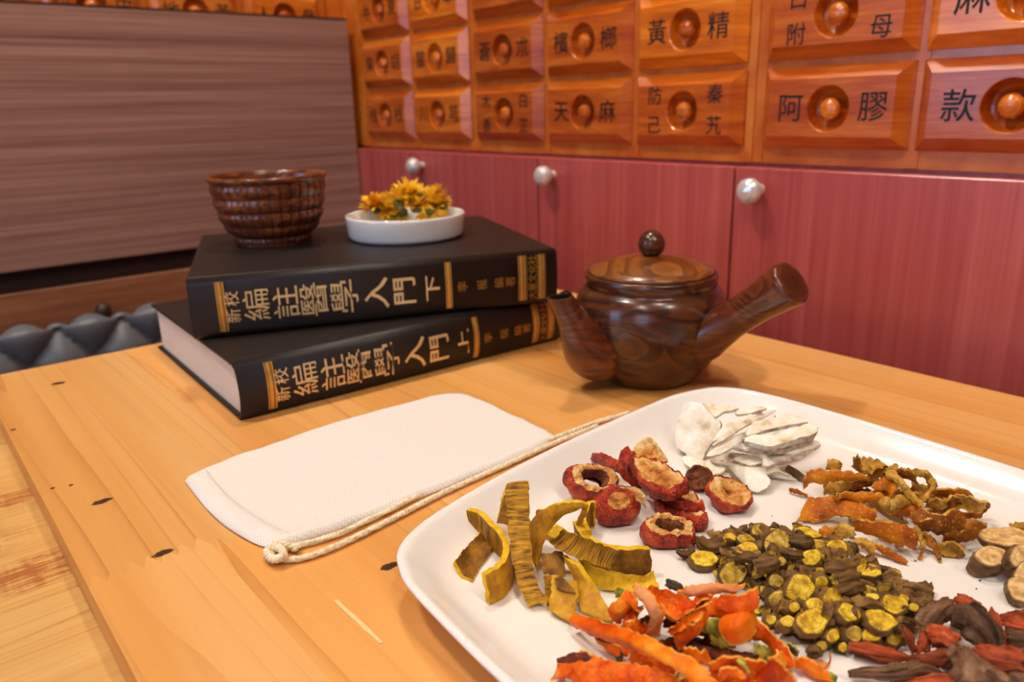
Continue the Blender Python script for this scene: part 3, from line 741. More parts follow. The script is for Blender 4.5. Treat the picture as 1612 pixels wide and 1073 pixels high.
book('hardcover_book', 'thick black hardcover book on top of the stack, carrying the wooden bowl', (.1722,.5975,.0432), math.atan2(-.1100,.279), .300, .238, .0475, '下', .0020)

# ================================================================== ribbed wooden bowl
ZB = .0910; BC = (.294,.7165,ZB); t = empty('wooden_bowl', BC, 'dark carved wooden bowl with ribbed grid sides standing on the top book', 'bowl')
prof = []; bands = [(.0345,.037,.0,.0085),(.0395,.0455,.0090,.0195),(.0465,.0492,.0200,.0320),(.0498,.0515,.0325,.0445),(.0520,.0532,.0450,.0580)]
prof += [(.030,0),(.0335,.0002)]
grv = []
for (r0, r1, z0, z1) in bands:
    for q in (0,.25,.5,.75,1): prof.append((r0+(r1-r0)*q+.0022*4*q*(1-q)-.0016, z0+.0006+(z1-z0-.0006)*q))
nb = len(prof)
prof += [(.0535,.0590),(.0548,.0598),(.0553,.0618),(.0552,.0634),(.0540,.0640),(.0524,.0632),(.0515,.0600),(.0495,.0450),(.0440,.0240),(.0330,.0110),(.0150,.0070),(.001,.0066)]
def gm(a, z, i): return 1-.016*max(0, cos(35*a))**14 if 2 <= i < nb else 1
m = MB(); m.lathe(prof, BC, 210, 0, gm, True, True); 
for fi, fc in enumerate(m.f):          # darker colour paints the shade inside the carved grooves
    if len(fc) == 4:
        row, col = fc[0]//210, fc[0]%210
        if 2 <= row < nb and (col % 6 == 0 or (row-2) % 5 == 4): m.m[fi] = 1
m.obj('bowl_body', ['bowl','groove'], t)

# ================================================================== white dish of flowers
DC = V((.399,.646,ZB)); m = MB()
m.lathe([(.045,.0),(.0520,.0002),(.0545,.0015),(.0560,.0040),(.0573,.0190),(.0576,.0215),(.0570,.0226),(.0556,.0226),(.0546,.0212),(.0540,.0120),(.0525,.0065),(.0480,.0046),(.001,.0042)], DC, 72)
m.obj('white_dish', 'ceramic', label='small round white dish of yellow flowers on the top book', cat='dish')
def flower(c, n, R, mat, name_l, grp=None, seedv=0, turned_down=False):
    rr = random.Random(seedv); n = n.normalized(); a = n.orthogonal().normalized(); b = n.cross(a)
    t = empty('dried_flower', tuple(c), name_l, 'flower', grp); m = MB()
    for k in range(84):
        th = rr.uniform(0, 2*pi); el = rr.uniform(.15, 1.35); Ln = R*rr.uniform(.75, 1.15)*(1 if el < 1 else .8); w = R*rr.uniform(.08,.14)
        d = (a*cos(th)+b*sin(th))*cos(el)+n*sin(el); sd = n.cross(d); sd = sd.normalized() if sd.length > 1e-4 else a
        up = d.cross(sd)*-1; cu = rr.uniform(-.25,.35)*R; P = []
        for q in (0,.4,.75,1):
            p = c+d*(Ln*q)+up*(cu*q*q)+sd*(rr.uniform(-.06,.06)*R*q); ww = w*(.5,1,.9,.25)[int(q*3.99)]
            P += [p-sd*ww, p+sd*ww]
        m.add(P, [(0,1,3,2),(2,3,5,4),(4,5,7,6)])
    m.v = [V((p.x,p.y,max(p.z,DC.z+.0050))) for p in m.v]
    m.obj('petals', mat, t)
    m = MB(); q = c-n*(R*.12); m.lathe([(.001,-.3*R),(.25*R,-.24*R),(.36*R,-.05*R),(.3*R,.12*R),(.001,.2*R)], (0,0,0), 12)
    m.v = [q+a*p.x+b*p.y+n*p.z for p in m.v]; m.v = [V((p.x,p.y,max(p.z,DC.z+.0048))) for p in m.v]; m.obj('flower_base', 'flowercore', t)
fl = [(584,324,.020,'far-side','yellow dried flower at the window end of the dish heap'),(600,330,.014,0,'yellow dried flower low in front at the window end of the dish'),
 (612,322,.020,0,'yellow dried flower second in from the window end of the dish'),(628,318,.026,0,'yellow dried flower behind the topmost one in the dish'),
 (643,306,.033,0,'topmost yellow dried flower of the heap in the dish'),(632,332,.014,0,'deep yellow dried flower against the dish rim in front'),
 (655,324,.022,0,'yellow dried flower just below the topmost one'),(660,312,.029,1,'dried flower showing its dark olive base at the heap top'),
 (672,318,.024,0,'yellow dried flower behind the green brown flower base'),(676,330,.016,1,'dried flower turned over, olive green base to the front'),
 (692,312,.025,0,'fluffy yellow dried flower on the cabinet side of the heap'),(703,320,.020,0,'yellow dried flower near the cabinet end of the dish'),
 (700,330,.013,1,'dried flower with greenish base by the cabinet end rim'),(618,333,.012,1,'small dried flower with brown centre at the front rim')]
for i, (u, v, z, k, lab) in enumerate(fl):
    c = onz(u, v, ZB+.006+z); rr = random.Random(i+3)
    # keep the heap inside the dish
    d = V((c.x-DC.x, c.y-DC.y, 0)); 
    if d.length > .046: c -= d*(1-.046/d.length)
    n = (V((rr.uniform(-.7,.7), rr.uniform(-.7,.7), 1)) if k != 1 else V((.45+rr.uniform(-.2,.2), .7, -.15)))
    flower(c, n, .0165, 'flower' if i % 3 else 'flower2', lab, 'dried flowers in the white dish', i)

# ================================================================== wooden teapot
TC = V((.4552,.3842,0)); t = empty('wooden_teapot', tuple(TC), 'dark turned wooden teapot with side handle and ball knob lid on the board', 'teapot')
m = MB(); m.lathe([(.030,.0),(.0345,.0),(.0365,.0010),(.0405,.0050),(.0465,.0120),(.0525,.0220),(.0562,.0330),(.0582,.0450),(.0585,.0560),(.0572,.0650),(.0540,.0715),(.0515,.0742),(.0502,.0750),(.0502,.0765),(.0508,.0770),(.0510,.0835),(.0502,.0850),(.0480,.0852),(.0468,.0838),(.0460,.0700),(.0500,.0450),(.0400,.0100),(.001,.0060)], TC, 72)
m.obj('pot_body', 'teapot', t)
m = MB(); m.lathe([(.001,.0835),(.0455,.0835),(.0474,.0845),(.0476,.0868),(.0462,.0882),(.0400,.0908),(.0300,.0938),(.0180,.0962),(.0090,.0972),(.0072,.0976),(.001,.0978)], TC, 64); lid = m.obj('lid', 'lidwood', t)
m = MB(); R_ = .0105; zc = .1065; m.lathe([(.0052,.0970),(.0050,.0985)]+[(R_*cos(a), zc+R_*sin(a)) for a in [radians(-58+k*14.7) for k in range(10)]]+[(.0006,zc+R_)], TC, 32); m.obj('knob', 'teapot', lid)
rtp = V((.774,-.633,0)); fwp = V((.633,.774,0))
ds = (-rtp*cos(radians(33))-fwp*sin(radians(33))).normalized()
def pl(d, s, z): return TC+d*s+V((0,0,z))
m = MB(); pth = cr([pl(ds,.034,.030),pl(ds,.0500,.0285),pl(ds,.0600,.0330),pl(ds,.0685,.0450),pl(ds,.0760,.0590),pl(ds,.0840,.0720),pl(ds,.0880,.0780)], 26)
rad = []
for i in range(26):
    q = i/25*6; ks = [.0150,.0215,.0205,.0165,.0118,.0092,.0086]; j = min(int(q),5); rad.append(ks[j]+(ks[j+1]-ks[j])*(q-j))
m.tube(pth, rad, 28); tip = pth[-1]; td = (pth[-1]-pth[-2]).normalized()
def level(mb, i0, z): # cut the mouth level
    for i in range(i0, i0+28): p = mb.v[i]; mb.v[i] = p+td*((z-p.z)/td.z)
level(m, len(m.v)-28, tip.z)
o_ = len(m.v); m.tube([tip, tip+td*.0004], [.0086,.0066], 28); level(m, o_, tip.z); level(m, o_+28, tip.z+.0004)
sp = m.obj('spout', 'handlewood', t)
m = MB(); m.tube([tip, tip-td*.006, tip-td*.012], [.0066,.0060,.0055], 28, caps=(None,0)); level(m, 0, tip.z+.0003); m.obj('spout_bore', 'dark', sp)
dh = (rtp*cos(radians(48))-fwp*sin(radians(48))).normalized()
m = MB(); pth = cr([pl(dh,.036,.036),pl(dh,.0500,.0420),pl(dh,.0610,.0500),pl(dh,.0750,.0610),pl(dh,.0920,.0745),pl(dh,.1060,.0855),pl(dh,.1150,.0925)], 24)
ks = [.0190,.0185,.0155,.0130,.0132,.0150,.0160]; rad = []
for i in range(24):
    q = i/23*6; j = min(int(q),5); rad.append(ks[j]+(ks[j+1]-ks[j])*(q-j))
td = (pth[-1]-pth[-2]).normalized(); pth += [pth[-1]+td*.0016, pth[-1]+td*.0026, pth[-1]+td*.0030]; rad += [.0156,.0146,.0120]
m.tube(pth, rad, 28, caps=(None,1)); m.obj('handle', ['handlewood','endwood'], t)

# ================================================================== white cloth bag with drawstring
t = empty('cloth_bag', (.215,.40,0), 'flat white woven cloth bag with a cream drawstring lying on the board', 'bag')
bo = [(.1123,.4471),(.1450,.4555),(.1764,.4597),(.2334,.4611),(.2720,.4592),(.3011,.4572),(.3130,.4533),(.3190,.4416),(.3190,.4050),(.3182,.3614),(.3165,.3480),(.3100,.3405),(.2688,.3351),(.2218,.3355),(.1642,.3349),(.1380,.3365),(.1205,.3434),(.1130,.3700),(.1107,.4021)]
bo = [(a-.0008,b) for a,b in bo]
cx = sum(p[0] for p in bo)/len(bo); cy = sum(p[1] for p in bo)/len(bo)
pts = cr([(a,b,0) for a,b in bo]+[(*bo[0],0)], 120)[:-1]; m = MB(); P = [(cx,cy,.0042)]; F = []; K = len(pts); rs = [.12,.25,.38,.5,.62,.73,.83,.91,.955,.98,1.0]
for r in rs:
    for p in pts:
        x, y = cx+(p.x-cx)*r, cy+(p.y-cy)*r; e = 1-r
        z = .0040+.0010*noise.noise(V((x*28,y*40,3)))+.0009*noise.noise(V((x*70,y*110,8)))
        z -= .0022*max(0,1-e/.02)**2
        z += .0011*exp(-((e-.045)/.018)**2)*(1 if p.x < .16 else .35)
        P.append((x,y,z))
for i in range(K): F.append((0,1+i,1+(i+1)%K))
for r in range(len(rs)-1):
    for i in range(K): j = (i+1)%K; F.append((1+r*K+i, 1+(r+1)*K+i, 1+(r+1)*K+j, 1+r*K+j))
base = 1+(len(rs)-1)*K; o2 = len(P)
for i in range(K): p = P[base+i]; P.append((cx+(p[0]-cx)*1.004, cy+(p[1]-cy)*1.004, .0011))
for i in range(K): p = P[base+i]; P.append((cx+(p[0]-cx)*.995, cy+(p[1]-cy)*.995, .0001))
for i in range(K): j = (i+1)%K; F += [(base+i, o2+i, o2+j, base+j), (o2+i, o2+K+i, o2+K+j, o2+j)]
F.append(tuple(o2+K+i for i in range(K-1,-1,-1))); m.add(P, F); m.obj('bag_cloth', 'fabric', t)
# hem stitches along the open end
m = MB()
for i in range(44):
    q = i/43; p = V((.1235,.4420,0)).lerp(V((.1300,.3420,0)), q)+V((-.0045*sin(pi*q),0,0)); z = .0056
    m.tube([p+V((0,.0008,z)), p+V((0,-.0008,z))], [.00022,.00022], 6)
m.obj('hem_stitching', 'fabric', t, kind='stuff')
def rope(path, R, turns, nm='cord', strands=3, n=150, par=t):
    c = cr(path, n); m = MB(); up = V((0,0,1)); st = []
    for k in range(strands):
        P = []
        for i in range(n):
            tn = (c[min(i+1,n-1)]-c[max(i-1,0)]).normalized(); a = tn.cross(up).normalized(); b = a.cross(tn)
            ph = 2*pi*(k/strands+turns*i/n); P.append(c[i]+a*(R*.52*cos(ph))+b*(R*.52*sin(ph)))
        m.tube(P, [R*.62]*n, 7)
    m.v = [V((p.x,p.y,max(p.z,.0002))) for p in m.v]
    return m.obj(nm, 'cord', par)
def pz(pts, z): return [onz(u,v,z if len(q) == 0 else q[0]) for u, v, *q in pts]
rope(pz([(426,866),(470,858),(530,841),(580,818),(620,799),(680,768),(724,748),(781,725),(830,706),(867,691),(940,664),(990,650)], .0022), .0017, 46)
rope(pz([(428,879),(470,879),(520,863),(570,840),(620,815),(680,784),(724,763),(781,738),(830,716),(872,697),(940,670)], .0022), .0017, 42)
rope(pz([(470,864,.003),(445,856,.0045),(428,860,.005),(420,870,.004),(430,880,.004),(446,874,.006),(440,862,.0068),(424,864,.005),(428,876,.003)], .004), .0019, 9, 'cord_knot')

# ================================================================== white plate
m = MB(); PX0, PX1, PY0, PY1 = .1335, .4385, .002, .3070
_po = [(.4310,.040),(.4345,.110),(.4366,.150),(.4378,.195),(.4378,.228),(.4368,.2549),(.4325,.2800),(.4240,.2935),(.4146,.2998),(.3905,.3060),(.3660,.3062),(.3408,.3049),(.2902,.3015),(.2364,.2950),(.2050,.2893),(.1789,.2832),(.1609,.2760),(.1495,.2675),(.1440,.2580),(.1389,.2427),(.1354,.2104),(.1330,.1729),(.1325,.1200),(.1340,.0550),(.1400,.0250),(.1520,.0080),(.1750,.0010),(.2500,-.0050),(.3300,-.0055),(.3950,.0000),(.4180,.0080),(.4270,.0200)]
_pc = V((.2855,.1500,0)); _pl = cr([V((x,y,0)) for x,y in _po]+[V((*_po[0],0))], 193)[:-1]
def rr_loop(ins, c_, z):
    out = []
    for p in _pl:
        d = p-_pc; out.append(V((_pc.x+d.x*(1-ins/.150), _pc.y+d.y*(1-ins/.154), z)))
    return out
CRN = 0
ld = [(.030,.0005),(.022,.0005),(.018,.0025),(.010,.0110),(.0034,.0180),(.0010,.0200),(.0,.0211),(.0004,.0222),(.0018,.0228),(.0034,.0225),(.0050,.0212),(.0090,.0172),(.0140,.0122),(.0190,.0087),(.0240,.0070),(.0300,.0063),(.0450,.0062)]
loops = [rr_loop(i, CRN, z) for i, z in ld]; K = len(loops[0])
P = [p for l in loops for p in l]; F = []
for i in range(len(loops)-1):
    for k in range(K): j = (k+1)%K; F.append((i*K+k, (i+1)*K+k, (i+1)*K+j, i*K+j))
cA = len(P); P.append(V((_pc.x,_pc.y,.0062))); P.append(V((_pc.x,_pc.y,.0006)))
for k in range(K): F.append(((len(loops)-1)*K+k, cA, (len(loops)-1)*K+(k+1)%K)); F.append((k, (k+1)%K, cA+1))
m.add(P, F); PLATE = m.obj('white_plate', 'ceramic', label='large square white plate with rounded corners holding the dried herbs', cat='plate')

# ================================================================== dried herbs on the plate
def m_px(px, p): return px*depth(p)/FPX
def wall(f, pts, zt, zb):
    A = L3(f, pts, zt); return A, [V((p.x,p.y,zb)) for p in A]
def put(mb, name, mats, label, cat, group, zmin=PZ, kind=None):
    settle(mb, zmin); return mb.obj(name, mats, label=label, cat=cat, group=group, kind=kind)
def lathe_px(u, v, a, b, ang, z, lean, prof, mats, seg=40, wob=.08, amp=.0006, nz=260):
    """turned-like organic piece: prof = [(radius fraction, height above the face plane in m)]"""
    p0 = onz(u, v, z); n = face_normal(b/a, lean); sd = random.uniform(0,50)
    e1 = onplane(u+a*cos(radians(ang)), v+a*sin(radians(ang)), p0, n)-p0; e2 = n.cross(e1)
    q = onplane(u-b*sin(radians(ang)), v+b*cos(radians(ang)), p0, n)-p0; e2 = q
    mb = MB(); P = []; U = []; F = []; MI = []
    for i, (r, h) in enumerate(prof):
        for k in range(seg):
            t = 2*pi*k/seg; w = 1+wob*2*noise.noise(V((cos(t)*1.4+sd, sin(t)*1.4, sd)))
            p = p0+(e1*cos(t)+e2*sin(t))*(r*w)+n*h
            w3 = amp*1.1*noise.noise(V((p.x*nz*3.1, p.y*nz*3.1+sd, p.z*nz*3.1))); p += n*w3 + (p-p0)*(w3*40)
            p += n*(amp*2*noise.noise(V((p.x*nz+sd, p.y*nz, p.z*nz))))+(p-p0)*(amp*25*noise.noise(V((p.x*nz*1.7, p.y*nz*1.7+sd, p.z*nz*1.7))))
            P.append(p); U.append((.5+.5*min(r,1)*cos(t), .5+.5*min(r,1)*sin(t)))
    for i in range(len(prof)-1):
        for k in range(seg): j = (k+1)%seg; F.append((i*seg+k, i*seg+j, (i+1)*seg+j, (i+1)*seg+k)); MI.append(mats[i])
    chk = (e1.cross(e2)).dot(n) > 0
    # profile runs from the middle of the face outwards and round to the back
    if chk: F = [f[::-1] for f in F]
    mb.add(P, F, MI, U); return mb

# ---- curved yellow bark strips
f = zm(690,740,4.127); GB = 'curved yellow bark strips on the plate'; BM = ['barkin','barkout','barkedge']
def bark(A, B, label, mats=BM, thk=.0022, curl=0, n=26, m=6):
    put(ribbon(A, B, thk, n, m, curl, .0004, .0010), 'bark_strip', mats, label, 'bark', GB)
A, B = wall(f, [(192,248),(262,268),(335,328),(405,400),(440,470),(432,555),(385,620),(292,668)], .0215, PZ); B = [b+V((.0012,-.001,0)) for b in B]
bark(A, B, 'C-shaped yellow bark strip standing on edge at the open end of the bark pile', ['barkin','barkout','barkedge'], .0030)
bark(L3(f,[(98,600,.013),(185,495,.0125),(272,405,.015)],0), L3(f,[(222,722,.0072),(262,640,.0068),(372,478,.0078)],0), 'folded brown bark piece lying under the C-shaped strip', ['barkdark','barkout','barkedge'], .0022, -.002)
bark(L3(f,[(385,330,.012),(400,250,.024),(425,150,.036),(450,105,.041),(440,150,.041),(452,300,.033),(466,450,.026),(488,620,.018),(525,760,.012),(590,880,.0085)],0),
     L3(f,[(480,360,.010),(500,260,.022),(530,150,.035),(585,85,.042),(585,150,.042),(588,300,.034),(598,450,.026),(612,600,.019),(650,745,.013),(722,848,.010)],0), 'tallest bark strip, bent over into an arch with a ribbed face', ['barkin','barkout','barkedge'], .0024, .0006, 44)
bark(L3(f,[(585,400,.014),(640,300,.025),(740,225,.034),(860,200,.037),(955,208,.036),(960,265,.030),(930,345,.022)],0),
     L3(f,[(640,628,.0085),(668,520,.014),(715,400,.021),(790,310,.028),(880,255,.033),(935,235,.034),(905,330,.022)],0), 'broad smooth bark strip arched over the middle of the bark pile', ['barkout','barkin','barkedge'], .0024, .0010, 36)
A, B = wall(f, [(1018,210),(985,205),(962,250),(945,330),(985,392)], .021, .0075)
bark(A, B, 'small upright bark bit touching the dried red fruit slices', ['barkin','barkout','barkedge'], .0022)
A, B = wall(f, [(900,325),(930,390),(985,445),(1060,482),(1180,505),(1370,497)], .0205, PZ); B = [b+V((.0006,-.0016,0)) for b in B]
bark(A, B, 'long curved bark strip on edge with a bright yellow upper rim', ['barkdark','barkdark','barkedge'], .0036, 0, 34)
bark(L3(f,[(775,355,.030),(860,400,.030),(960,440,.029),(1060,478,.027),(1172,520,.024)],0), L3(f,[(692,428,.024),(760,500,.023),(880,560,.022),(1000,600,.020),(1112,638,.017)],0), 'brown faced bark strip lying across the top of the pile', ['barkin','barkout','barkedge'], .0024, -.0014)
bark(L3(f,[(758,360,.032),(812,372,.031)],0), L3(f,[(705,415,.028),(760,440,.027)],0), 'short bright yellow bark end poking up at the pile top', ['barkedge','barkedge','barkedge'], .0030, .0006, 8)
bark(L3(f,[(918,530,.022),(950,575,.0205),(1040,622,.018),(1190,668,.014),(1300,685,.012),(1395,665,.011)],0), L3(f,[(908,652,.012),(955,705,.0105),(1060,752,.0085),(1170,778,.0075),(1290,775,.0070),(1432,760,.0070)],0), 'yellow grained bark strip at the pile edge next to the orange peel', ['barkedge','barkdark','barkedge'], .0026, -.0012)
bark(L3(f,[(668,552,.018),(735,535,.019),(805,530,.019)],0), L3(f,[(690,672,.0125),(760,690,.0130),(830,690,.0130)],0), 'square brown bark piece in the middle front of the pile', ['barkdark','barkin','barkedge'], .0024, .0004)
bark(L3(f,[(742,690,.016),(735,790,.0130),(722,905,.0085)],0), L3(f,[(908,715,.018),(908,810,.0130),(868,1000,.0070)],0), 'bark strip with a flaking brown skin patch, nearest the plate rim', ['barkout','barkin','barkedge'], .0026, .0010)
bark(L3(f,[(755,705,.0172),(800,690,.0180)],0), L3(f,[(770,770,.0160),(895,800,.0155)],0), 'loose flake of brown bark skin on the nearest bark strip', ['barkdark','barkdark','barkdark'], .0008, .0010, 14)
bark(L3(f,[(818,550,.020),(872,690,.0145),(905,820,.0100),(935,925,.0070)],0), L3(f,[(905,600,.021),(1000,740,.0150),(1065,830,.0110),(1135,985,.0070)],0), 'brownish yellow bark strip running under the orange peel pile', ['barkout','barkin','barkedge'], .0024, .0008)
bark(L3(f,[(690,690,.0120),(700,790,.0095),(712,850,.0075)],0), L3(f,[(745,690,.0130),(735,800,.0100),(725,880,.0070)],0), 'narrow ribbed bark sliver beside the flaking strip', ['barkin','barkin','barkedge'], .0020)
bark(L3(f,[(640,252,.020),(700,258,.020)],0), L3(f,[(640,320,.015),(690,330,.015)],0), 'small bark chip behind the arched bark strip', ['barkdark','barkin','barkedge'], .0020, .0006, 10)
bark(L3(f,[(430,625,.0090),(500,618,.0090)],0), L3(f,[(438,668,.0070),(510,660,.0070)],0), 'thin bark chip lying flat beneath the tallest strip', ['barkdark','barkin','barkedge'], .0016, .0004, 10)

# ---- dried red fruit slices (hawthorn)
f = zm(880,600,3.577); GH = 'dried red fruit slices on the plate'; HM = ['hawflesh','hawskin','hawbrown']; s_ = 3.577
RING = [(.42,-.0055),(.46,-.0020),(.56,.0004),(.74,.0008),(.90,.0),(1.0,-.0012),(1.07,-.0040),(1.05,-.0070),(.90,-.0098),(.62,-.0108),(.44,-.0085)]
RMAT = [2,2,0,0,1,1,1,1,1,2]
DISC = [(.001,-.0022),(.25,-.0018),(.5,-.0012),(.72,-.0012),(.86,.0004),(.96,.0006),(1.05,-.0030),(1.0,-.0058),(.72,-.0074),(.001,-.0070)]
DMAT = [0,0,0,0,1,1,1,1,1]
CAP = [(.001,.0004),(.25,.0003),(.42,.0),(.50,-.0008),(.72,-.0022),(.92,-.0050),(1.0,-.0085),(.92,-.0120),(.62,-.0145),(.001,-.0150)]
CMAT = [0,0,1,1,1,1,1,1,1]
def haw(x, y, a, b, ang, z, lean, prof, mt, label, wob=.07, amp=.0007):
    u, v = f(x,y); put(lathe_px(u, v, a/s_, b/s_, ang, z, lean, prof, mt, 72, wob*1.4, amp), 'dried_fruit_slice', HM, label, 'fruit slice', GH)
haw(210,545,140,88,18,.0185,60,RING,RMAT,'dried red fruit ring with an open dark hole, nearest the bark pile end')
put(ribbon(L3(f,[(185,412,.016),(215,405,.018),(270,420,.020),(340,450,.020)],0), L3(f,[(200,440,.012),(245,470,.012),(300,500,.012),(340,520,.012)],0), .0018, 16, 5, .0015, .0008, .0012), 'dried_fruit_slice', ['hawskin','hawskin','hawskin'], 'curled scrap of red fruit skin behind the open ring', 'fruit slice', GH)
put(ribbon(L3(f,[(392,375,.028),(355,400,.027),(342,460,.022),(352,530,.015),(420,585,.010),(500,612,.0085)],0), L3(f,[(425,395,.029),(400,440,.026),(398,500,.022),(420,545,.016),(470,580,.012),(520,590,.010)],0), .0026, 22, 5, -.0010, .0010, .0012), 'dried_fruit_slice', ['hawskin','hawflesh','hawskin'], 'red fruit slice standing on edge behind the big one', 'fruit slice', GH)
put(slab(px_outline([f(*p) for p in [(418,385),(450,340),(500,316),(540,335),(580,390),(608,440),(560,450),(500,430),(440,425)]], onz(*f(510,385),.028), face_normal(.6,120), 40), .0030, .0012, 200, dish=.003), 'dried_fruit_slice', ['hawflesh','hawskin','hawskin'], 'small cupped fruit slice with orange inside, topmost of the red slices', 'fruit slice', GH)
haw(568,520,172,72,24,.0275,100,DISC,DMAT,'big cream faced red fruit slice lying across the middle of its pile',.08,.0010)
haw(790,545,75,72,20,.0140,140,DISC,[2]*9,'flat rough brown red fruit slice showing only its skin',.06,.0012)
haw(962,620,150,78,20,.0150,88,[(.001,-.0016),(.25,-.0010),(.5,-.0006),(.74,-.0008),(.88,.0006),(.97,.0004),(1.03,-.0018),(.98,-.0036),(.7,-.0046),(.001,-.0046)],DMAT,'cream faced red fruit slice nearest the white root slices',.08,.0010)
haw(668,632,155,30,16,.0170,90,DISC,DMAT,'dark red fruit slice seen edge-on, upper of two',.07,.0008)
haw(690,712,165,30,18,.0135,92,DISC,DMAT,'bright red fruit slice seen edge-on, lower of two',.07,.0008)
haw(622,810,160,66,10,.0155,85,RING,RMAT,'red fruit ring with torn flesh, nearest the yellow cut root heap',.08,.0010)
haw(338,672,140,122,0,.0210,85,CAP,CMAT,'round fruit end with a small cream cut and wrinkled red skin',.05,.0008)
put(ribbon(L3(f,[(245,600,.023),(300,583,.025),(380,588,.0255),(440,605,.024),(485,640,.021)],0), L3(f,[(260,640,.020),(320,620,.0215),(390,625,.0215),(440,670,.019),(490,710,.015)],0), .0011, 20, 5, .0008, .0009, .0014), 'dried_fruit_slice', ['hawflesh','hawskin','hawbrown'], 'thin curled beige fruit flap behind the round fruit end', 'fruit slice', GH)

# ---- white root slices
GW = 'white root slices on the plate'; WM = ['white','white','whitedge']
def white(pts, zc, ratio, lean, thk, label, amp=.0007, dish=0, mats=WM, wob=.09):
    o = [f(*p) for p in pts]; cx = sum(p[0] for p in o)/len(o); cy = sum(p[1] for p in o)/len(o)
    put(slab(px_outline(o, onz(cx,cy,zc), face_normal(ratio,lean), 44, wob), thk, amp, 160, dish=dish, taper=.985, side_amp=.0005), 'white_root_slice', mats, label, 'root slice', GW)
white([(700,420),(800,440),(930,480),(1040,520),(1160,500),(1290,470),(1390,520),(1330,560),(1190,540),(1000,560),(860,520),(730,480)],.0085,.42,90,.0016,'large white root slice at the bottom of its pile')
white([(820,455),(870,440),(935,490),(905,515),(830,512)],.0120,.5,95,.0018,'small square white root slice below the big upright one')
white([(955,470),(1050,455),(1140,500),(1190,560),(1150,610),(1090,615),(1030,560)],.0120,.55,110,.0014,'curved smooth white root slice at the front of its pile',.0006,-.0025)
white([(1080,460),(1150,470),(1260,505),(1310,532),(1230,510),(1130,515)],.0135,.35,80,.0013,'thin white slice bent down towards the peel heap')
white([(860,420),(960,400),(1060,410),(1080,450),(960,465),(870,450)],.0150,.4,90,.0016,'tan backed root slice low in the white pile',.0006,0,['whitedge','white','whitedge'])
white([(985,430),(1080,415),(1150,430),(1145,460),(1060,465)],.0170,.35,90,.0016,'short white root slice wedged low in its pile')
white([(1150,440),(1190,405),(1262,400),(1240,450),(1170,475)],.0185,.45,60,.0016,'small white root slice tilted under the thick slabs')
white([(1180,420),(1300,395),(1400,390),(1360,425),(1250,440)],.0190,.35,85,.0018,'brown stained root slice near the bottom of the white pile',.0006,0,['whitedge','white','whitedge'])
white([(1260,385),(1340,345),(1440,330),(1470,352),(1400,385),(1300,402)],.0220,.40,90,.0030,'white slice with a crumbly edge, lower one facing the peel heap')
white([(985,355),(1080,345),(1200,345),(1320,350),(1300,380),(1180,392),(1060,385)],.0235,.35,90,.0024,'long flat white slice under the thick white slab')
white([(1110,345),(1250,330),(1390,300),(1440,305),(1400,335),(1250,372),(1150,370)],.0255,.35,88,.0022,'white slice directly under the thick slab')
white([(1060,300),(1180,270),(1310,240),(1385,228),(1380,215),(1300,190),(1180,210),(1090,230)],.0290,.45,80,.0026,'wide white slice leaning behind the thick slab')
white([(1040,322),(1090,300),(1200,300),(1300,270),(1400,240),(1458,258),(1430,290),(1330,325),(1200,360),(1090,345)],.0310,.42,92,.0034,'thick white root slab with a crumbly edge on top of its pile',.0009)
white([(832,415),(880,370),(960,320),(1055,282),(1050,320),(980,370),(900,410)],.0250,.45,70,.0018,'long white slice rising beside the big upright slice')
white([(865,360),(960,270),(1080,200),(1220,158),(1170,195),(1060,245),(960,310)],.0300,.40,60,.0018,'long thin white slice slanting up to the pile top')
white([(870,330),(940,240),(1060,190),(1150,165),(1060,230),(960,290)],.0285,.45,70,.0018,'white slice tucked beneath the long slanting one')
white([(795,130),(880,125),(960,135),(1012,150),(930,172),(870,200),(825,170)],.0270,.5,90,.0018,'white root slice with a brown rim at the back of its pile',.0009)
white([(1000,165),(1100,140),(1170,145),(1120,165),(1020,185)],.0290,.45,90,.0018,'tan white slice at the far top of its pile')
white([(1220,180),(1300,185),(1385,205),(1390,235),(1320,235),(1240,215)],.0260,.4,90,.0020,'brown edged white slice at the far side towards the table edge',.0008)
white([(735,108),(800,128),(860,195),(912,240),(885,320),(840,370),(815,420),(795,462),(740,432),(685,385),(655,335),(662,240),(690,170),(702,130)],.0215,.66,150,.0022,'biggest white root slice, leaning upright at the window end of its pile',.0008,.0)
put((lambda mb: (mb.tube(L3(f,[(1285,490,.0095),(1330,520,.0085),(1390,558,.0080)],0), [.0022,.0024,.0018], 10, 0, None, (0,0), .3), mb)[1])(MB()), 'root_twig', 'licbark', 'brownish root twig poking out from under the white slices', 'twig', None)

# ---- orange peel strips
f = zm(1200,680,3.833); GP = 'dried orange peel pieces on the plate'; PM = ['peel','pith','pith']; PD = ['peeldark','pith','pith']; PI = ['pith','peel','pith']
def peel(A, B, label, mats=PM, thk=.0013, curl=.001, n=20, m=6, amp=.0012, jag=.0016):
    put(ribbon(L3(f,A,0), L3(f,B,0), thk, n, m, curl, amp, jag, 170), 'orange_peel_strip', mats, label, 'orange peel', GP)
peel([(160,340,.009),(205,345,.0098),(258,372,.008)],[(165,352,.0075),(215,372,.0078),(272,388,.0072)],'tiny lone scrap of orange peel apart from its heap',PM,.0010,.0006,10,4,.0005)
peel([(390,170,.026),(430,160,.027),(465,172,.026)],[(385,225,.021),(430,235,.021),(472,225,.021)],'small yellowish peel curl at the heap end by the white slices',PI,.0012,.001,12)
peel([(700,300,.014),(780,330,.014),(870,380,.014)],[(640,420,.010),(740,480,.010),(850,540,.010)],'dark brown peel lying deep inside its heap',PD)
peel([(360,300,.014),(420,300,.014),(520,300,.015)],[(370,370,.009),(440,390,.008),(520,380,.009)],'tan peel underside below the arched orange piece',PI)
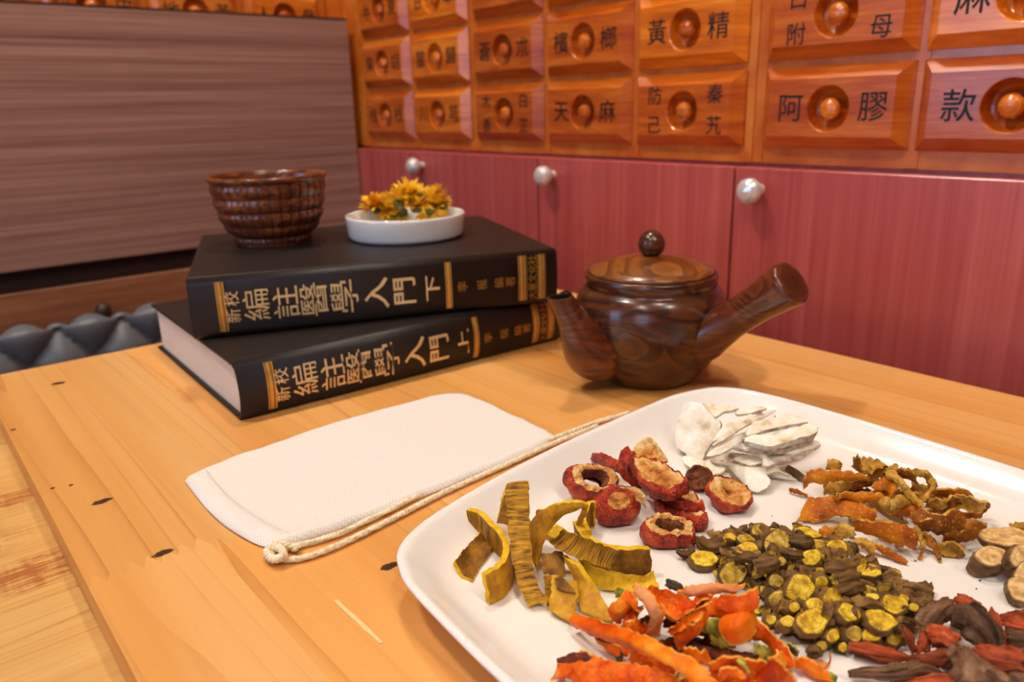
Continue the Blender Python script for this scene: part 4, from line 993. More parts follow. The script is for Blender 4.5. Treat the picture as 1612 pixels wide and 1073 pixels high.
peel([(500,300,.014),(600,330,.014),(680,350,.014)],[(520,390,.009),(600,400,.009),(660,400,.009)],'dark shaded peel scrap under the arched orange piece',PD)
peel([(245,300,.016),(285,240,.023),(380,228,.0265),(520,232,.0275),(650,262,.025)],[(252,342,.009),(300,308,.018),(400,308,.020),(520,292,.022),(640,290,.022)],'arched orange brown peel with one end folded down',PM,.0014,.0014,24)
peel([(550,200,.026),(560,150,.034),(578,142,.036)],[(595,240,.024),(592,190,.031),(586,150,.035)],'narrow dark peel tip sticking up from the heap',PD,.0014,.0005,12)
peel([(590,170,.026),(625,152,.028),(700,175,.029),(790,215,.028)],[(590,250,.021),(650,262,.021),(720,280,.021),(790,290,.021)],'crumpled tan peel along the back of the heap',PI,.0014,.0016)
peel([(640,200,.029),(700,165,.031),(770,215,.029),(800,182,.031)],[(680,240,.026),(740,250,.026),(780,262,.026),(815,240,.027)],'ragged yellow brown peel scrap at the heap top',PI,.0012,.0016)
peel([(285,405,.015),(400,395,.0175),(520,402,.0185),(600,430,.0180),(690,470,.0160)],[(208,535,.0075),(330,540,.0080),(450,505,.0120),(560,525,.0120),(670,560,.0100)],'largest flat orange peel piece facing the yellow cut roots',PM,.0016,.0014,26,8)
peel([(420,395,.0200),(480,368,.0220),(600,362,.0230),(720,365,.0230)],[(440,415,.0180),(500,405,.0190),(600,425,.0180),(715,420,.0180)],'narrow bright orange peel strip lying on the largest piece',PM,.0013,.0008)
peel([(660,330,.023),(740,270,.027),(790,290,.028),(830,345,.026)],[(680,370,.020),(740,350,.022),(780,375,.022),(770,405,.021)],'rust brown peel folded in the middle of the heap',PM)
peel([(740,235,.031),(800,240,.032),(870,310,.030),(975,432,.023)],[(760,280,.029),(810,310,.029),(870,390,.025),(940,450,.021)],'long yellowish peel strip slanting across the heap centre',PI,.0015,.0010,22)
peel([(820,222,.027),(900,225,.029),(1000,235,.029),(1052,310,.025),(1040,335,.023)],[(850,265,.024),(910,275,.025),(980,275,.025),(1000,320,.022),(990,345,.021)],'curled open ring of peel at the far top of the heap',PI,.0014,.0008,22)
peel([(1020,250,.027),(1052,310,.025),(1020,370,.021),(980,430,.018)],[(990,300,.025),(1015,330,.023),(985,380,.020),(955,432,.018)],'narrow curled peel strip hanging from the open ring',PI,.0014)
peel([(905,290,.020),(970,320,.019),(1050,340,.018)],[(900,350,.015),(960,410,.012),(1040,450,.010)],'shaded tan peel under the curled ring',PI)
peel([(1050,345,.019),(1130,340,.021),(1220,345,.020),(1268,370,.017)],[(1050,395,.013),(1130,405,.014),(1220,385,.016),(1262,378,.016)],'brown dimpled peel pointing to the far plate edge',PD)
peel([(1000,480,.014),(1060,430,.018),(1130,405,.019),(1190,410,.018)],[(1020,500,.011),(1080,490,.012),(1140,460,.014),(1200,440,.015)],'dark brown curl of peel beside the pale curl',PD)
peel([(1160,385,.021),(1240,385,.022),(1310,420,.021),(1360,418,.020)],[(1160,470,.014),(1220,470,.014),(1290,465,.015),(1345,450,.016)],'pale yellow peel curl at the heap end towards the table edge',PI,.0014,-.0014,20)
peel([(1200,480,.011),(1270,485,.010),(1330,455,.013),(1362,420,.018)],[(1210,518,.0075),(1280,515,.0075),(1345,470,.011),(1365,430,.016)],'dark brown rim of peel holding the pale curl',PD,.0016,.0006)
peel([(700,400,.020),(740,390,.022),(800,370,.023)],[(720,440,.017),(770,500,.013),(830,460,.015)],'tan looped peel edge in the middle of the heap',PI,.0014,.0018)
peel([(420,590,.013),(470,550,.0155),(545,560,.015)],[(430,620,.009),(490,640,.0085),(560,640,.009)],'crumbly pale yellow peel bit at the near edge of the heap',['pith','pith','pith'],.0016,.0018,14,6,.0022)
peel([(345,590,.0095),(385,560,.0105),(420,575,.0100)],[(350,620,.0075),(390,640,.0070),(425,625,.0070)],'loose orange crumb of peel beside the cut roots',PM,.0012,.001,10,4,.0014)
peel([(540,535,.018),(650,530,.021),(760,545,.022),(860,555,.021),(935,600,.018)],[(590,580,.013),(680,620,.013),(770,660,.012),(860,690,.011),(910,705,.010)],'glossy orange peel patch at the near front of its heap',PM,.0016,.0018,24,8)
peel([(560,640,.0120),(620,645,.0125),(690,690,.0110)],[(560,665,.0095),(610,690,.0085),(680,740,.0070)],'yellow crumpled peel under the glossy orange patch',['pith','pith','pith'],.0014,.0014,14,5,.0018)
peel([(680,660,.0130),(760,700,.0115),(870,775,.0080)],[(690,700,.0100),(770,755,.0078),(872,798,.0070)],'orange peel tip pointing to the red roots',PM,.0014,.0008)
peel([(890,480,.022),(960,465,.0245),(1070,500,.0245),(1170,465,.024),(1222,510,.021)],[(930,560,.017),(1000,600,.016),(1070,620,.015),(1150,600,.015),(1200,590,.015)],'rough dark brown peel patch on the near top of its heap',PD,.0016,.0018,24,8,.0016)
peel([(935,560,.018),(975,620,.014),(1000,670,.011),(940,755,.0075)],[(905,580,.017),(940,640,.013),(955,690,.010),(952,765,.0070)],'thin peel strip dangling down at the heap front',PI,.0012,.0006,18)
peel([(985,600,.016),(1040,640,.013),(1070,720,.0090),(1080,775,.0072)],[(970,625,.014),(1000,680,.011),(1045,740,.0080),(1065,790,.0070)],'dark peel sliver dangling beside the thin strip',PD,.0013,.0006)
peel([(1065,680,.013),(1130,660,.0145),(1215,690,.013)],[(1080,745,.0072),(1150,752,.0070),(1218,735,.0075)],'crinkled tan peel cup at the near edge of its heap',PI,.0013,-.0016,16)
peel([(1200,525,.016),(1280,520,.017),(1355,560,.014)],[(1180,610,.010),(1260,640,.0075),(1340,590,.010)],'brown spongy peel chunk next to the tan sliced roots',PD,.0018,.0020,16,6,.0022)
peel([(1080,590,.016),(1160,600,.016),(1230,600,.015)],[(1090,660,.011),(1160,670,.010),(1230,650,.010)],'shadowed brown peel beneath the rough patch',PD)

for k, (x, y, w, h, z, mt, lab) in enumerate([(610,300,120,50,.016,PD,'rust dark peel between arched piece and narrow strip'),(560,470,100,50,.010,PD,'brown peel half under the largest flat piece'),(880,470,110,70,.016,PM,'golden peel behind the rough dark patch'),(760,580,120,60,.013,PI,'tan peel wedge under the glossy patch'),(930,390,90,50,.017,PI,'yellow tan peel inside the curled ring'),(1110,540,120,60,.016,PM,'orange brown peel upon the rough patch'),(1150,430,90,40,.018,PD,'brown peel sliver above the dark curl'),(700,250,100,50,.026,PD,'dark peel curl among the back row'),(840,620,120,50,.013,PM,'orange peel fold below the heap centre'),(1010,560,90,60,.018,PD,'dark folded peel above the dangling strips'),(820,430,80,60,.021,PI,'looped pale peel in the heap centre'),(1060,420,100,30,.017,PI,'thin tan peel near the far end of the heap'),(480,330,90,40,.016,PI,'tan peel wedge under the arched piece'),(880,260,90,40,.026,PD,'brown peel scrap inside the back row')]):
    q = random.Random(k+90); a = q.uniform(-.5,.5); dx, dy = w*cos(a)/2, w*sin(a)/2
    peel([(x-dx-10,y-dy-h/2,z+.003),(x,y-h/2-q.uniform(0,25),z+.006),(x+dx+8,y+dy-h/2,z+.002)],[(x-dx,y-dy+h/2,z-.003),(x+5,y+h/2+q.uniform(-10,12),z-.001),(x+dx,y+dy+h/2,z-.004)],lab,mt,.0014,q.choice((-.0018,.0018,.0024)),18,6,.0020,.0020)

# ---- heap of yellow cut root slices and chips
f = zm(1060,800,3.664); s3 = 3.664; GC = 'yellow cut root slices in the heap'; GK = 'brown root chips in the heap'
POLY = [(165,185),(330,115),(480,95),(800,105),(900,165),(1040,200),(1110,300),(1235,345),(1300,420),(1470,450),(1490,530),(1430,600),(1310,770),(1170,770),(1000,790),(850,790),(720,740),(600,715),(530,600),(500,480),(400,440),(260,430),(250,330),(150,230)]
def inside(x, y):
    c = False; j = len(POLY)-1
    for i in range(len(POLY)):
        a, b = POLY[i], POLY[j]
        if (a[1] > y) != (b[1] > y) and x < (b[0]-a[0])*(y-a[1])/(b[1]-a[1])+a[0]: c = not c
        j = i
    return c
def edge_d(x, y):
    d = 1e9; k = len(POLY)
    for i in range(k):
        a, b = V((*POLY[i],0)), V((*POLY[(i+1)%k],0)); ab = b-a; t = max(0,min(1,(V((x,y,0))-a).dot(ab)/ab.length_squared)); d = min(d, (V((x,y,0))-a-ab*t).length)
    return d if inside(x,y) else -d
def hz(x, y): return PZ + .0135*(1-exp(-max(0, edge_d(x,y))/110))
var = []
for k in range(12):
    rr = random.Random(k+50); r = rr.uniform(.0024,.0037); Ln = rr.uniform(.0038,.0075); mb = MB(); nseg = 7
    pth = [V(((i/(nseg-1)-.5)*Ln, rr.uniform(-.0004,.0004)+.0008*sin(i*.7+k), rr.uniform(-.0003,.0003))) for i in range(nseg)]
    mb.tube(pth, [r*rr.uniform(.86,1.12) for _ in range(nseg)], 14, 0, None, (1,1), .25, k*3.1, rr.uniform(.65,1.0), .26, .22); var.append(mb)
rr = random.Random(11); chips = []; tries = 0; chip_mesh = []
while len(chips) < 130 and tries < 6000:
    tries += 1; x, y = rr.uniform(140,1500), rr.uniform(90,800)
    if not inside(x,y) or edge_d(x,y) < 12: continue
    if any(hypot(x-a, (y-b)*1.25) < 47 for a,b in chips): continue
    chips.append((x,y))
def chip_place(i, x, y, label):
    z = max(hz(x,y)-rr.uniform(.0005,.0030), PZ+.0024); c = onz(*f(x,y), z); k = i % 12
    if k >= len(chip_mesh):
        o = var[k].obj('root_chip', ['copbark','copface2'] if k % 3 else ['copchip','copface'], label=label, cat='root chip', group=GK, origin=(0,0,0)); chip_mesh.append(o)
    else:
        o = chip_mesh[k].copy(); COL.objects.link(o); o['label'] = label
    o.location = c; o.rotation_euler = (rr.uniform(-.6,.6), rr.uniform(-.45,.45), rr.uniform(0,6.28))
CF = ['copface','copbark','copbark']; CO = ['copface2','copbark','copbark']
cop = [(180,288,72,45,8,85,5.5,CF,'thick oval yellow root slice lying apart on the red fruit side of its heap'),
 (345,372,78,62,-35,70,3.6,CO,'broken ring of yellow root with a dark torn gap'),
 (322,172,40,30,-15,80,5.0,CF,'small yellow root slice at the back corner near the red fruit'),
 (420,175,52,26,10,90,3.0,CO,'dull yellow root slice behind the bright ones at the heap back'),
 (425,228,62,34,-8,90,3.0,CF,'bright oval yellow root slice in the second row from the back'),
 (498,118,48,32,-20,80,3.4,CO,'yellow root slice at the very back of the heap'),
 (618,128,62,24,5,90,2.6,CO,'flat olive yellow root slice lying at the heap back'),
 (600,205,66,82,12,90,3.0,CO,'large upright oval root slice with radial grain near the back'),
 (772,135,78,26,10,90,2.6,CF,'long thin yellow root slice at the back, next to the orange peel'),
 (808,210,66,30,-4,95,3.0,CO,'half hidden arched root slice behind the upper middle ones'),
 (942,228,60,50,-10,75,5.0,CF,'bright thick yellow root slice near the orange peel heap'),
 (798,280,56,42,-15,80,4.0,CF,'round yellow root slice in the upper middle of the heap'),
 (1122,355,72,34,6,88,6.0,CF,'thick dark sided yellow root slice on the far end slope'),
 (735,465,74,82,8,85,3.6,CF,'big ringed yellow root slice in the centre of the heap'),
 (592,420,42,38,30,110,3.0,CO,'dull brownish yellow slice left of the big ringed one'),
 (855,430,36,36,0,80,4.5,CF,'small round yellow slice beside the big ringed one'),
 (607,522,56,48,-25,120,3.2,CO,'dark rimmed olive root slice below the dull brownish one'),
 (918,515,48,54,20,60,4.0,CF,'yellow brown root slice standing in the middle front'),
 (815,555,48,36,15,80,3.0,CF,'cream yellow slice tucked behind the largest front slice'),
 (1015,598,66,46,28,70,4.5,CF,'oval yellow root slice with ragged edge in the near middle'),
 (805,648,92,72,-12,85,5.0,CF,'largest yellow root slice, at the near front of the heap'),
 (1275,550,76,50,10,85,3.4,CF,'bright yellow slice at the far end of the heap with knobbly outline'),
 (1202,640,88,52,22,85,4.0,CF,'long bright yellow slice near the red brown roots'),
 (1322,516,38,24,10,90,2.4,CF,'small yellow slice on top of the knobbly bright one'),
 (660,650,42,30,0,88,6.5,CF,'small thick yellow root disc at the near edge by the orange peel'),
 (563,640,32,27,10,90,6.0,CF,'tiny yellow root disc at the corner by the orange peel'),
 (470,572,44,28,25,90,2.4,CF,'pale yellow root slice half under the orange dried peel'),
 (1388,570,30,22,30,80,5.0,CF,'small yellow ended root bit at the far tip of the heap'),
 (1150,722,60,40,-12,85,3.6,CF,'ragged yellow slice on the near slope by the red roots'),
 (1045,722,46,40,40,80,4.0,CO,'lumpy yellow brown slice at the near edge middle'),
 (922,735,34,38,20,80,6.0,CF,'narrow yellow slice end at the near edge of the heap'),
 (1272,752,42,34,15,90,4.5,CF,'yellow slice with star grain touching the red roots'),
 (1176,776,28,15,0,90,2.0,CF,'tiny bright yellow chip at the near edge by the red stick'),
 (700,568,30,26,-20,70,5.0,CF,'small yellow sliver above the small thick disc'),
 (1130,470,44,26,20,85,3.0,CO,'dull slice half buried in the far middle of the heap'),
 (1150,505,40,18,5,90,2.4,CF,'thin yellow sliver below the half buried dull slice'),
 (980,800,24,26,0,80,4.0,CF,'tiny yellow bit at the near edge next to the red stick'),
 (860,790,30,24,25,85,4.5,CO,'little brown yellow stub in front of the largest slice'),
 (1275,385,40,36,10,60,3.4,CO,'olive bit fallen outside the heap near the peel tips'),
 (625,305,26,24,0,80,4.0,CO,'small pale ended twig slice in the upper heap'),
 (850,360,26,18,15,85,3.0,CF,'tiny yellow slice under the upper middle round one'),
 (528,470,30,22,30,90,3.0,CO,'small dull slice on the slope by the broken ring')]
for (x, y, a, b, ang, lean, th, mats, lab) in cop:
    if b > a: a, b, ang = b, a, ang+90
    u, v = f(x,y); z = max(hz(x,y)+.0022, PZ+th*.001*.9)
    mb = disc_px(u, v, a*1.1/s3, b*1.1/s3, ang, z, th*.001, lean, 30, .12, amp=.0006, nz=320, rings=(0,.35,.7,.93,1.0), taper=.94, side_amp=.0011)
    put(mb, 'yellow_root_slice', mats, lab, 'root slice', GC)
# chips are told apart by the named slice they lie nearest to, and on which side of it
used = set()
short = ['the thick lone oval slice','the broken ring slice','the small back corner slice','the dull slice at the back','the bright second row slice','the very back slice','the flat olive back slice','the large upright oval slice','the long thin back slice','the half hidden arched slice','the bright peel-side slice','the round upper middle slice','the thick dark sided far slice','the big ringed centre slice','the dull brownish slice','the small round centre slice','the dark rimmed slice','the standing yellow brown slice','the cream tucked slice','the ragged oval near slice','the largest front slice','the knobbly bright far slice','the long bright slice']
for i, (x, y) in enumerate(chips):
    order = sorted(range(len(short)), key=lambda k: hypot(x-cop[k][0], y-cop[k][1])); lab = None
    for k in order:
        dx, dy = x-cop[k][0], y-cop[k][1]; a_ = math.degrees(math.atan2(-dy, dx)) % 360
        side = ('right of','behind and right of','behind','behind and left of','left of','in front and left of','in front of','in front and right of')[int((a_+22.5)//45) % 8]
        for pre in ('brown root chip','next brown chip'):
            l = pre+' '+side+' '+short[k]
            if l not in used and (pre[0] == 'b' or ('brown root chip '+side+' '+short[k]) in used): lab = l; break
        if lab: break
    used.add(lab); chip_place(i, x, y, lab)
s6_ = 4.333
def root(f, s, pts, rpx, mats, name, label, cat, grp, ribs=(7,.08), caps=(0,0), amp=.3, ell=None, n=16, seg=24, zmin=PZ, prism=.3, ragged=.45):
    P = L3(f, pts, 0); C = cr(P, n); rad = []
    for i in range(n):
        q = i/(n-1)*(len(rpx)-1); j = min(int(q), len(rpx)-2); r = rpx[j]+(rpx[j+1]-rpx[j])*(q-j); rad.append(m_px(r/s, C[i])*(1.12 if s == s6_ else 1))
    C = [V((p.x,p.y,max(p.z, zmin+r*.9))) for p, r in zip(C, rad)]
    rad = [max(r, .62*max(rad)) if q in (0,n-1) and max(rad) < 3*r else r for q, r in enumerate(rad)]
    mb = MB(); mb.tube(C, rad, seg, 0, ribs, caps, amp*.6, random.uniform(0,40), ell, prism, ragged); return put(mb, name, mats, label, cat, grp, zmin)
CK = ['copbark','copface2']
for pts, r, lab in (([(20,245,.010),(60,260,.0095),(105,250,.0100),(95,215,.011)],[12,22,20,14],'knobbly brown root twig lying apart on the red fruit side'),
  ([(330,110,.011),(380,140,.011),(420,160,.011)],[14,18,14],'thin brown root twig at the back corner of the heap'),
  ([(205,155,.009),(280,150,.009)],[10,12],'short brown splinter at the back of the heap'),
  ([(150,180,.012),(210,215,.013),(290,210,.013)],[24,42,30],'dark wrinkled root lump at the heap corner by the red fruit'),
  ([(350,290,.019),(430,285,.020),(500,290,.020)],[14,34,20],'grey brown flat root piece in the upper heap'),
  ([(470,330,.021),(540,320,.022),(600,320,.022)],[36,50,40],'large dark brown root lump above the dull slices'),
  ([(680,190,.021),(740,200,.022),(790,190,.021)],[30,44,30],'dark brown root chunk beside the upright oval slice'),
  ([(870,345,.022),(950,340,.023),(1040,335,.021)],[26,40,30],'wrinkled brown root piece below the bright thick slice'),
  ([(920,410,.023),(980,400,.023),(1060,390,.022)],[34,34,30],'brown root stick with pale edge lying along the far slope'),
  ([(930,480,.022),(1010,460,.022),(1090,445,.021)],[34,36,30],'second brown root stick parallel in front of the first'),
  ([(1300,470,.013),(1380,465,.0125),(1480,490,.011)],[30,42,34],'brown root stub with a pale band at the far tip of the heap'),
  ([(1380,570,.0105),(1440,540,.0105)],[34,36],'ribbed brown root stub at the far tip'),
  ([(880,620,.019),(910,560,.020)],[26,34],'upright ribbed brown stick in the near middle'),
  ([(1040,550,.020),(1120,545,.020),(1210,570,.019)],[28,36,18],'dark curved root piece between the bright slices'),
  ([(640,600,.015),(660,545,.017)],[40,36],'ribbed dark root stub above the small thick disc'),
  ([(1300,630,.014),(1360,660,.012),(1400,690,.010)],[24,24,16],'olive brown twig leading to the red roots'),
  ([(770,830,.0095),(820,825,.0105),(850,830,.009)],[18,32,14],'single brown root lump fallen in front of the heap'),
  ([(620,240,.022),(680,265,.023),(740,270,.022)],[18,34,22],'brown root piece below the upright oval slice'),
  ([(1230,350,.010),(1290,400,.010)],[16,26],'little olive root stub outside the far slope')):
    root(f, s3, pts, r, CK, 'root_chip', lab, 'root chip', 'singled out brown root pieces', (6,.10), (1,1), .4)

# ---- orange dried fruit peel pieces (near the camera)
f = zm(860,880,4.03); GO = 'bright orange dried fruit peel on the plate'
OM = ['petal','petalpink','petaledge']; OR = ['petalred','petal','petaledge']; OP = ['petalpink','petal','petaledge']; OD = ['petaldark','petaldark','petaldark']
def pet(A, B, label, mats=OM, thk=.0012, curl=.002, n=24, m=8, amp=.0014, name='dried_peel', cat='dried peel', jag=.0014):
    put(ribbon(L3(f,A,0), L3(f,B,0), min(thk,.0009) if cat != 'stem' else thk, n+10, m+4, curl*1.3, amp*.8, jag*.9, 170), name, mats, label, cat, GO)
pet([(560,500,.008),(700,520,.009),(900,480,.010),(1150,560,.010)],[(560,600,.0072),(700,640,.0072),(900,660,.0072),(1100,660,.0072)],'dark filler peel as shadow at the bottom of the orange pile',OD)  # filler whose dark colour stands for shadow low in the pile
pet([(1090,560,.012),(1200,575,.013),(1350,610,.011)],[(1000,610,.009),(1150,630,.0085),(1330,640,.0080)],'narrow dark red peel strip under the round orange lobe',OD)
for k, (x, y, w, h, z, mt, lab) in enumerate([(620,430,160,80,.012,OD,'dark filler scrap as shadow behind the pale curling strip'),(900,420,160,70,.014,OD,'dark filler scrap as shadow under the folded leaf-like peel'),(1080,480,140,70,.011,OD,'dark filler scrap as shadow under the green leafy base'),(760,640,200,70,.013,OD,'dark filler scrap as shadow under the long strip end'),(950,610,140,60,.014,OM,'orange peel scrap between long strip and nearest cup'),(560,420,110,60,.013,OR,'red fleshy scrap below the orange curl'),(1010,300,110,60,.021,OR,'red flesh scrap behind the folded bright peel'),(1330,480,110,70,.013,OD,'dark filler scrap as shadow behind the tail'),(1460,640,90,60,.011,OM,'orange scrap at the base of the tail'),(900,740,160,60,.020,OR,'red flesh scrap beside the nearest cup')]):  # the dark scraps are added fillers, coloured as deep shadow between the pieces
    q = random.Random(k+190); a = q.uniform(-.5,.3); dx, dy = w*cos(a)/2, w*sin(a)/2
    pet([(x-dx-10,y-dy-h/2,z+.004),(x,y-h/2-q.uniform(0,25),z+.007),(x+dx+8,y+dy-h/2,z+.003)],[(x-dx,y-dy+h/2,z-.003),(x+5,y+h/2+q.uniform(-10,12),z-.001),(x+dx,y+dy+h/2,z-.004)],lab,mt,.0013,q.choice((-.002,.002,.003)),18,7,.0026)
pet([(330,500,.011),(400,560,.010),(470,640,.0085)],[(370,500,.012),(430,560,.010),(490,630,.0085)],'short grey brown stem under the long orange strip',['stem']*3,.0030,.0012,12,5,.0006,'fruit_stem','stem')
pet([(300,470,.012),(420,520,.013),(540,560,.013)],[(370,510,.010),(450,580,.0085),(520,600,.0085)],'brown orange peel flap beneath the long strip',OM)
pet([(545,560,.017),(650,590,.018),(830,690,.018)],[(560,620,.0095),(650,680,.0085),(810,715,.0090)],'red seedy flesh under the long orange strip',OR,.0022,.003,20,8,.0026)
pet([(200,345,.013),(330,385,.020),(550,452,.029),(760,548,.034),(950,648,.036),(1075,775,.036)],[(190,440,.009),(345,500,.015),(540,565,.023),(700,625,.027),(850,705,.029),(965,800,.030)],'longest orange peel strip running slantwise over the whole pile',OM,.0014,.0026,34,8)
pet([(66,640,.016),(240,592,.022),(330,622,.022),(520,655,.024),(690,690,.025),(880,790,.026)],[(75,690,.010),(170,770,.0085),(260,860,.0085),(420,930,.0085),(600,950,.0085),(800,960,.0085)],'big orange peel with dark tip and wrinkled red inside, nearest the plate rim',OR,.0014,.004,34,10,.0030)
pet([(66,640,.0165),(150,600,.021),(250,590,.0225),(290,620,.022)],[(75,690,.0105),(140,665,.0150),(210,640,.0190),(250,650,.0190)],'dark brown rim of the big peel with the black tip',OD,.0014,.001,16,5,.0008)
pet([(392,300,.019),(450,250,.024),(520,198,.027),(580,270,.027)],[(465,405,.013),(500,360,.017),(560,310,.021),(620,290,.024)],'orange curl end wrapped beside the bark pile',OM,.0013,.0024)
pet([(560,150,.030),(610,180,.031),(680,240,.031),(735,320,.028),(742,390,.023),(710,490,.015)],[(590,255,.026),(630,275,.026),(655,330,.025),(660,390,.021),(640,430,.016),(612,462,.011)],'pale orange peel strip curling over beside the seedy cup',OP,.0013,.0016,26,7)
pet([(500,320,.019),(560,300,.021),(600,330,.020)],[(470,410,.0125),(550,420,.0120),(590,400,.0140)],'red wrinkled flesh inside the orange curl',OR,.0020,.0030,16,8,.0024)
pet([(430,200,.019),(450,180,.020),(480,190,.020)],[(435,240,.016),(460,240,.016),(490,225,.017)],'small yellow scrap touching the bark strips',['calyx']*3,.0014,.0012,10,5,.0012)
pet([(548,160,.029),(570,150,.030),(600,165,.030)],[(580,205,.027),(610,215,.027),(640,205,.028)],'pointed red orange flake at the far corner of the pile',OM,.0012,.0010,12,5)
put(slab(px_outline([f(*p) for p in [(640,185),(720,182),(800,200),(900,228),(950,290),(920,330),(830,370),(760,340),(700,270)]], onz(*f(800,270),.026), face_normal(.62,95), 40), .0014, .0034, 260, dish=.0045, rings=(0,.15,.3,.45,.6,.75,.88,.96,1.0)), 'dried_peel', OR, 'orange cup of seedy red flesh at the far side of the pile', 'dried peel', GO)
pet([(760,330,.021),(850,360,.020),(950,300,.024)],[(740,420,.012),(830,430,.011),(900,400,.013)],'shaded outer skin below the seedy cup',OD,.0014,.0016)
root(f, 4.03, [(768,145,.015),(800,160,.015),(850,185,.016)], [24,26,24], ['stem'], 'fruit_stem', 'dark cut stem stub at the far side of the orange pile', 'stem', GO, (8,.08), (0,0), .2)
pet([(825,205,.024),(900,172,.028),(1050,150,.031),(1180,160,.032),(1260,160,.032)],[(860,215,.023),(960,225,.025),(1050,220,.027),(1150,215,.028),(1210,215,.029)],'pale salmon peel flap along the far edge of the pile',OP,.0013,.0012,26,7)
pet([(940,240,.022),(1000,225,.024),(1060,235,.024)],[(930,310,.017),(980,300,.018),(1040,285,.020)],'small orange flap between seedy cup and folded peel',OM,.0012,.0014,14,6)
pet([(1030,262,.026),(1120,222,.031),(1230,225,.034),(1335,172,.038)],[(1075,355,.021),(1150,378,.022),(1220,345,.025),(1310,275,.030)],'folded bright orange peel rising at the far corner by the cut roots',OM,.0014,.0034,26,9)
pet([(765,455,.020),(860,385,.026),(960,320,.030),(1045,265,.032)],[(800,475,.019),(880,430,.024),(950,380,.027),(1010,330,.028)],'upper half of the folded leaf-like peel in the pile centre',OM,.0013,-.0012,24,7)
pet([(810,470,.019),(890,425,.0245),(960,385,.027),(1010,330,.0285)],[(848,572,.0115),(905,515,.016),(960,430,.021),(1000,370,.024)],'lower half of the folded leaf-like peel, dark orange',OM,.0013,.0014,24,7)
put(slab(px_outline([f(*p) for p in [(1100,385),(1180,330),(1270,300),(1330,350),(1335,420),(1290,500),(1220,535),(1160,530),(1110,470)]], onz(*f(1215,420),.024), face_normal(.72,100), 44), .0016, .0020, 150, dish=-.006, rings=(0,.2,.4,.6,.78,.9,.97,1.0)), 'dried_peel', OM, 'rounded orange lobe beside the yellow cut roots', 'dried peel', GO)
pet([(968,385,.021),(1040,365,.024),(1100,380,.024)],[(950,455,.015),(1010,470,.015),(1090,460,.016)],'yellow green leafy base in the middle of the orange pile',['calyx']*3,.0013,.002,18,7,.0026)
pet([(1030,460,.018),(1100,450,.019),(1150,490,.019)],[(1060,520,.012),(1120,545,.011),(1200,540,.013)],'pale yellow crinkled base under the rounded lobe',['calyx']*3,.0013,.002,18,7,.0024)
pet([(1310,350,.022),(1400,430,.020),(1480,505,.018),(1540,580,.0150),(1580,680,.0110)],[(1270,500,.012),(1370,500,.012),(1440,560,.011),(1500,650,.0090),(1540,695,.0078)],'orange peel tail hanging along the cut root side',OM,.0013,.0024,26,8)
pet([(1320,540,.013),(1400,550,.014),(1470,600,.012)],[(1330,600,.009),(1400,620,.0080),(1470,640,.0075)],'olive green leaf scrap under the peel tail',['calyx']*3,.0012,.0016,16,6,.0016)
pet([(1510,535,.011),(1560,540,.012),(1600,590,.010)],[(1520,560,.0085),(1560,590,.0080),(1598,605,.0080)],'dark green leaf scrap at the tail end',['stem','calyx','calyx'],.0012,.0008,12,5,.0010)
pet([(1028,665,.024),(1100,628,.029),(1180,620,.031),(1300,632,.031),(1400,655,.028)],[(1050,700,.021),(1110,668,.025),(1190,660,.027),(1290,680,.026),(1390,720,.022)],'curled orange rim of the nearest peel cup',OM,.0014,.0012,26,7)
put(slab(px_outline([f(*p) for p in [(1050,690),(1150,660),(1300,665),(1400,720),(1440,800),(1380,880),(1250,900),(1120,880),(1050,800)]], onz(*f(1250,780),.021), face_normal(.66,92), 44), .0016, .0036, 230, dish=.005, rings=(0,.15,.3,.45,.6,.75,.88,.96,1.0)), 'dried_peel', OR, 'nearest orange peel cup with red wrinkled flesh', 'dried peel', GO)
pet([(1090,740,.026),(1130,690,.029),(1200,690,.0295),(1260,730,.028)],[(1110,760,.0245),(1150,725,.026),(1200,725,.0265),(1250,755,.026)],'small orange curl inside the nearest peel cup',OM,.0012,.0010,16,5)
pet([(1220,625,.032),(1260,650,.031),(1290,700,.029)],[(1235,660,.030),(1255,690,.029),(1280,715,.028)],'thin green calyx tip on the nearest peel cup',['calyx']*3,.0010,.0006,12,4,.0008)
pet([(1395,690,.026),(1432,630,.032),(1520,690,.028),(1590,770,.022)],[(1390,790,.020),(1450,780,.021),(1530,800,.018),(1600,830,.014)],'pointed orange peel piece at the near end towards the red roots',OM,.0014,.0028,22,8)
pet([(845,735,.028),(890,705,.030),(925,720,.030)],[(850,750,.026),(885,740,.027),(920,735,.028)],'small green scrap lying on the long orange strip',['calyx']*3,.0010,.0008,12,5,.0010)
f = zm(1240,900,4.333)
pet([(60,585,.013),(150,610,.014),(240,660,.012),(320,710,.0095)],[(50,640,.0080),(140,660,.0080),(230,705,.0075),(300,740,.0070)],'orange peel end with green tinge, next to the red stick',OM,.0012,.0018,22,7)
pet([(250,680,.0100),(300,700,.0105),(340,725,.0095)],[(240,710,.0080),(290,735,.0075),(330,750,.0070)],'olive green scrap at the near end of the orange peel',['calyx']*3,.0012,.0010,12,5,.0012)
pet([(190,610,.0075),(240,605,.0078),(280,620,.0074)],[(200,650,.0070),(240,660,.0070),(268,650,.0070)],'thin translucent peach flake lying flat on the plate',OP,.0006,.0002,12,5,.0003)
mb = MB(); mb.tube(cr(L3(f,[(250,660,.0085),(278,630,.010),(292,590,.013),(286,548,.017)],0), 16), [.00035]*16, 6); put(mb, 'dried_thread', 'petal', 'fine curved orange thread standing up by the peach flake', 'thread', None)

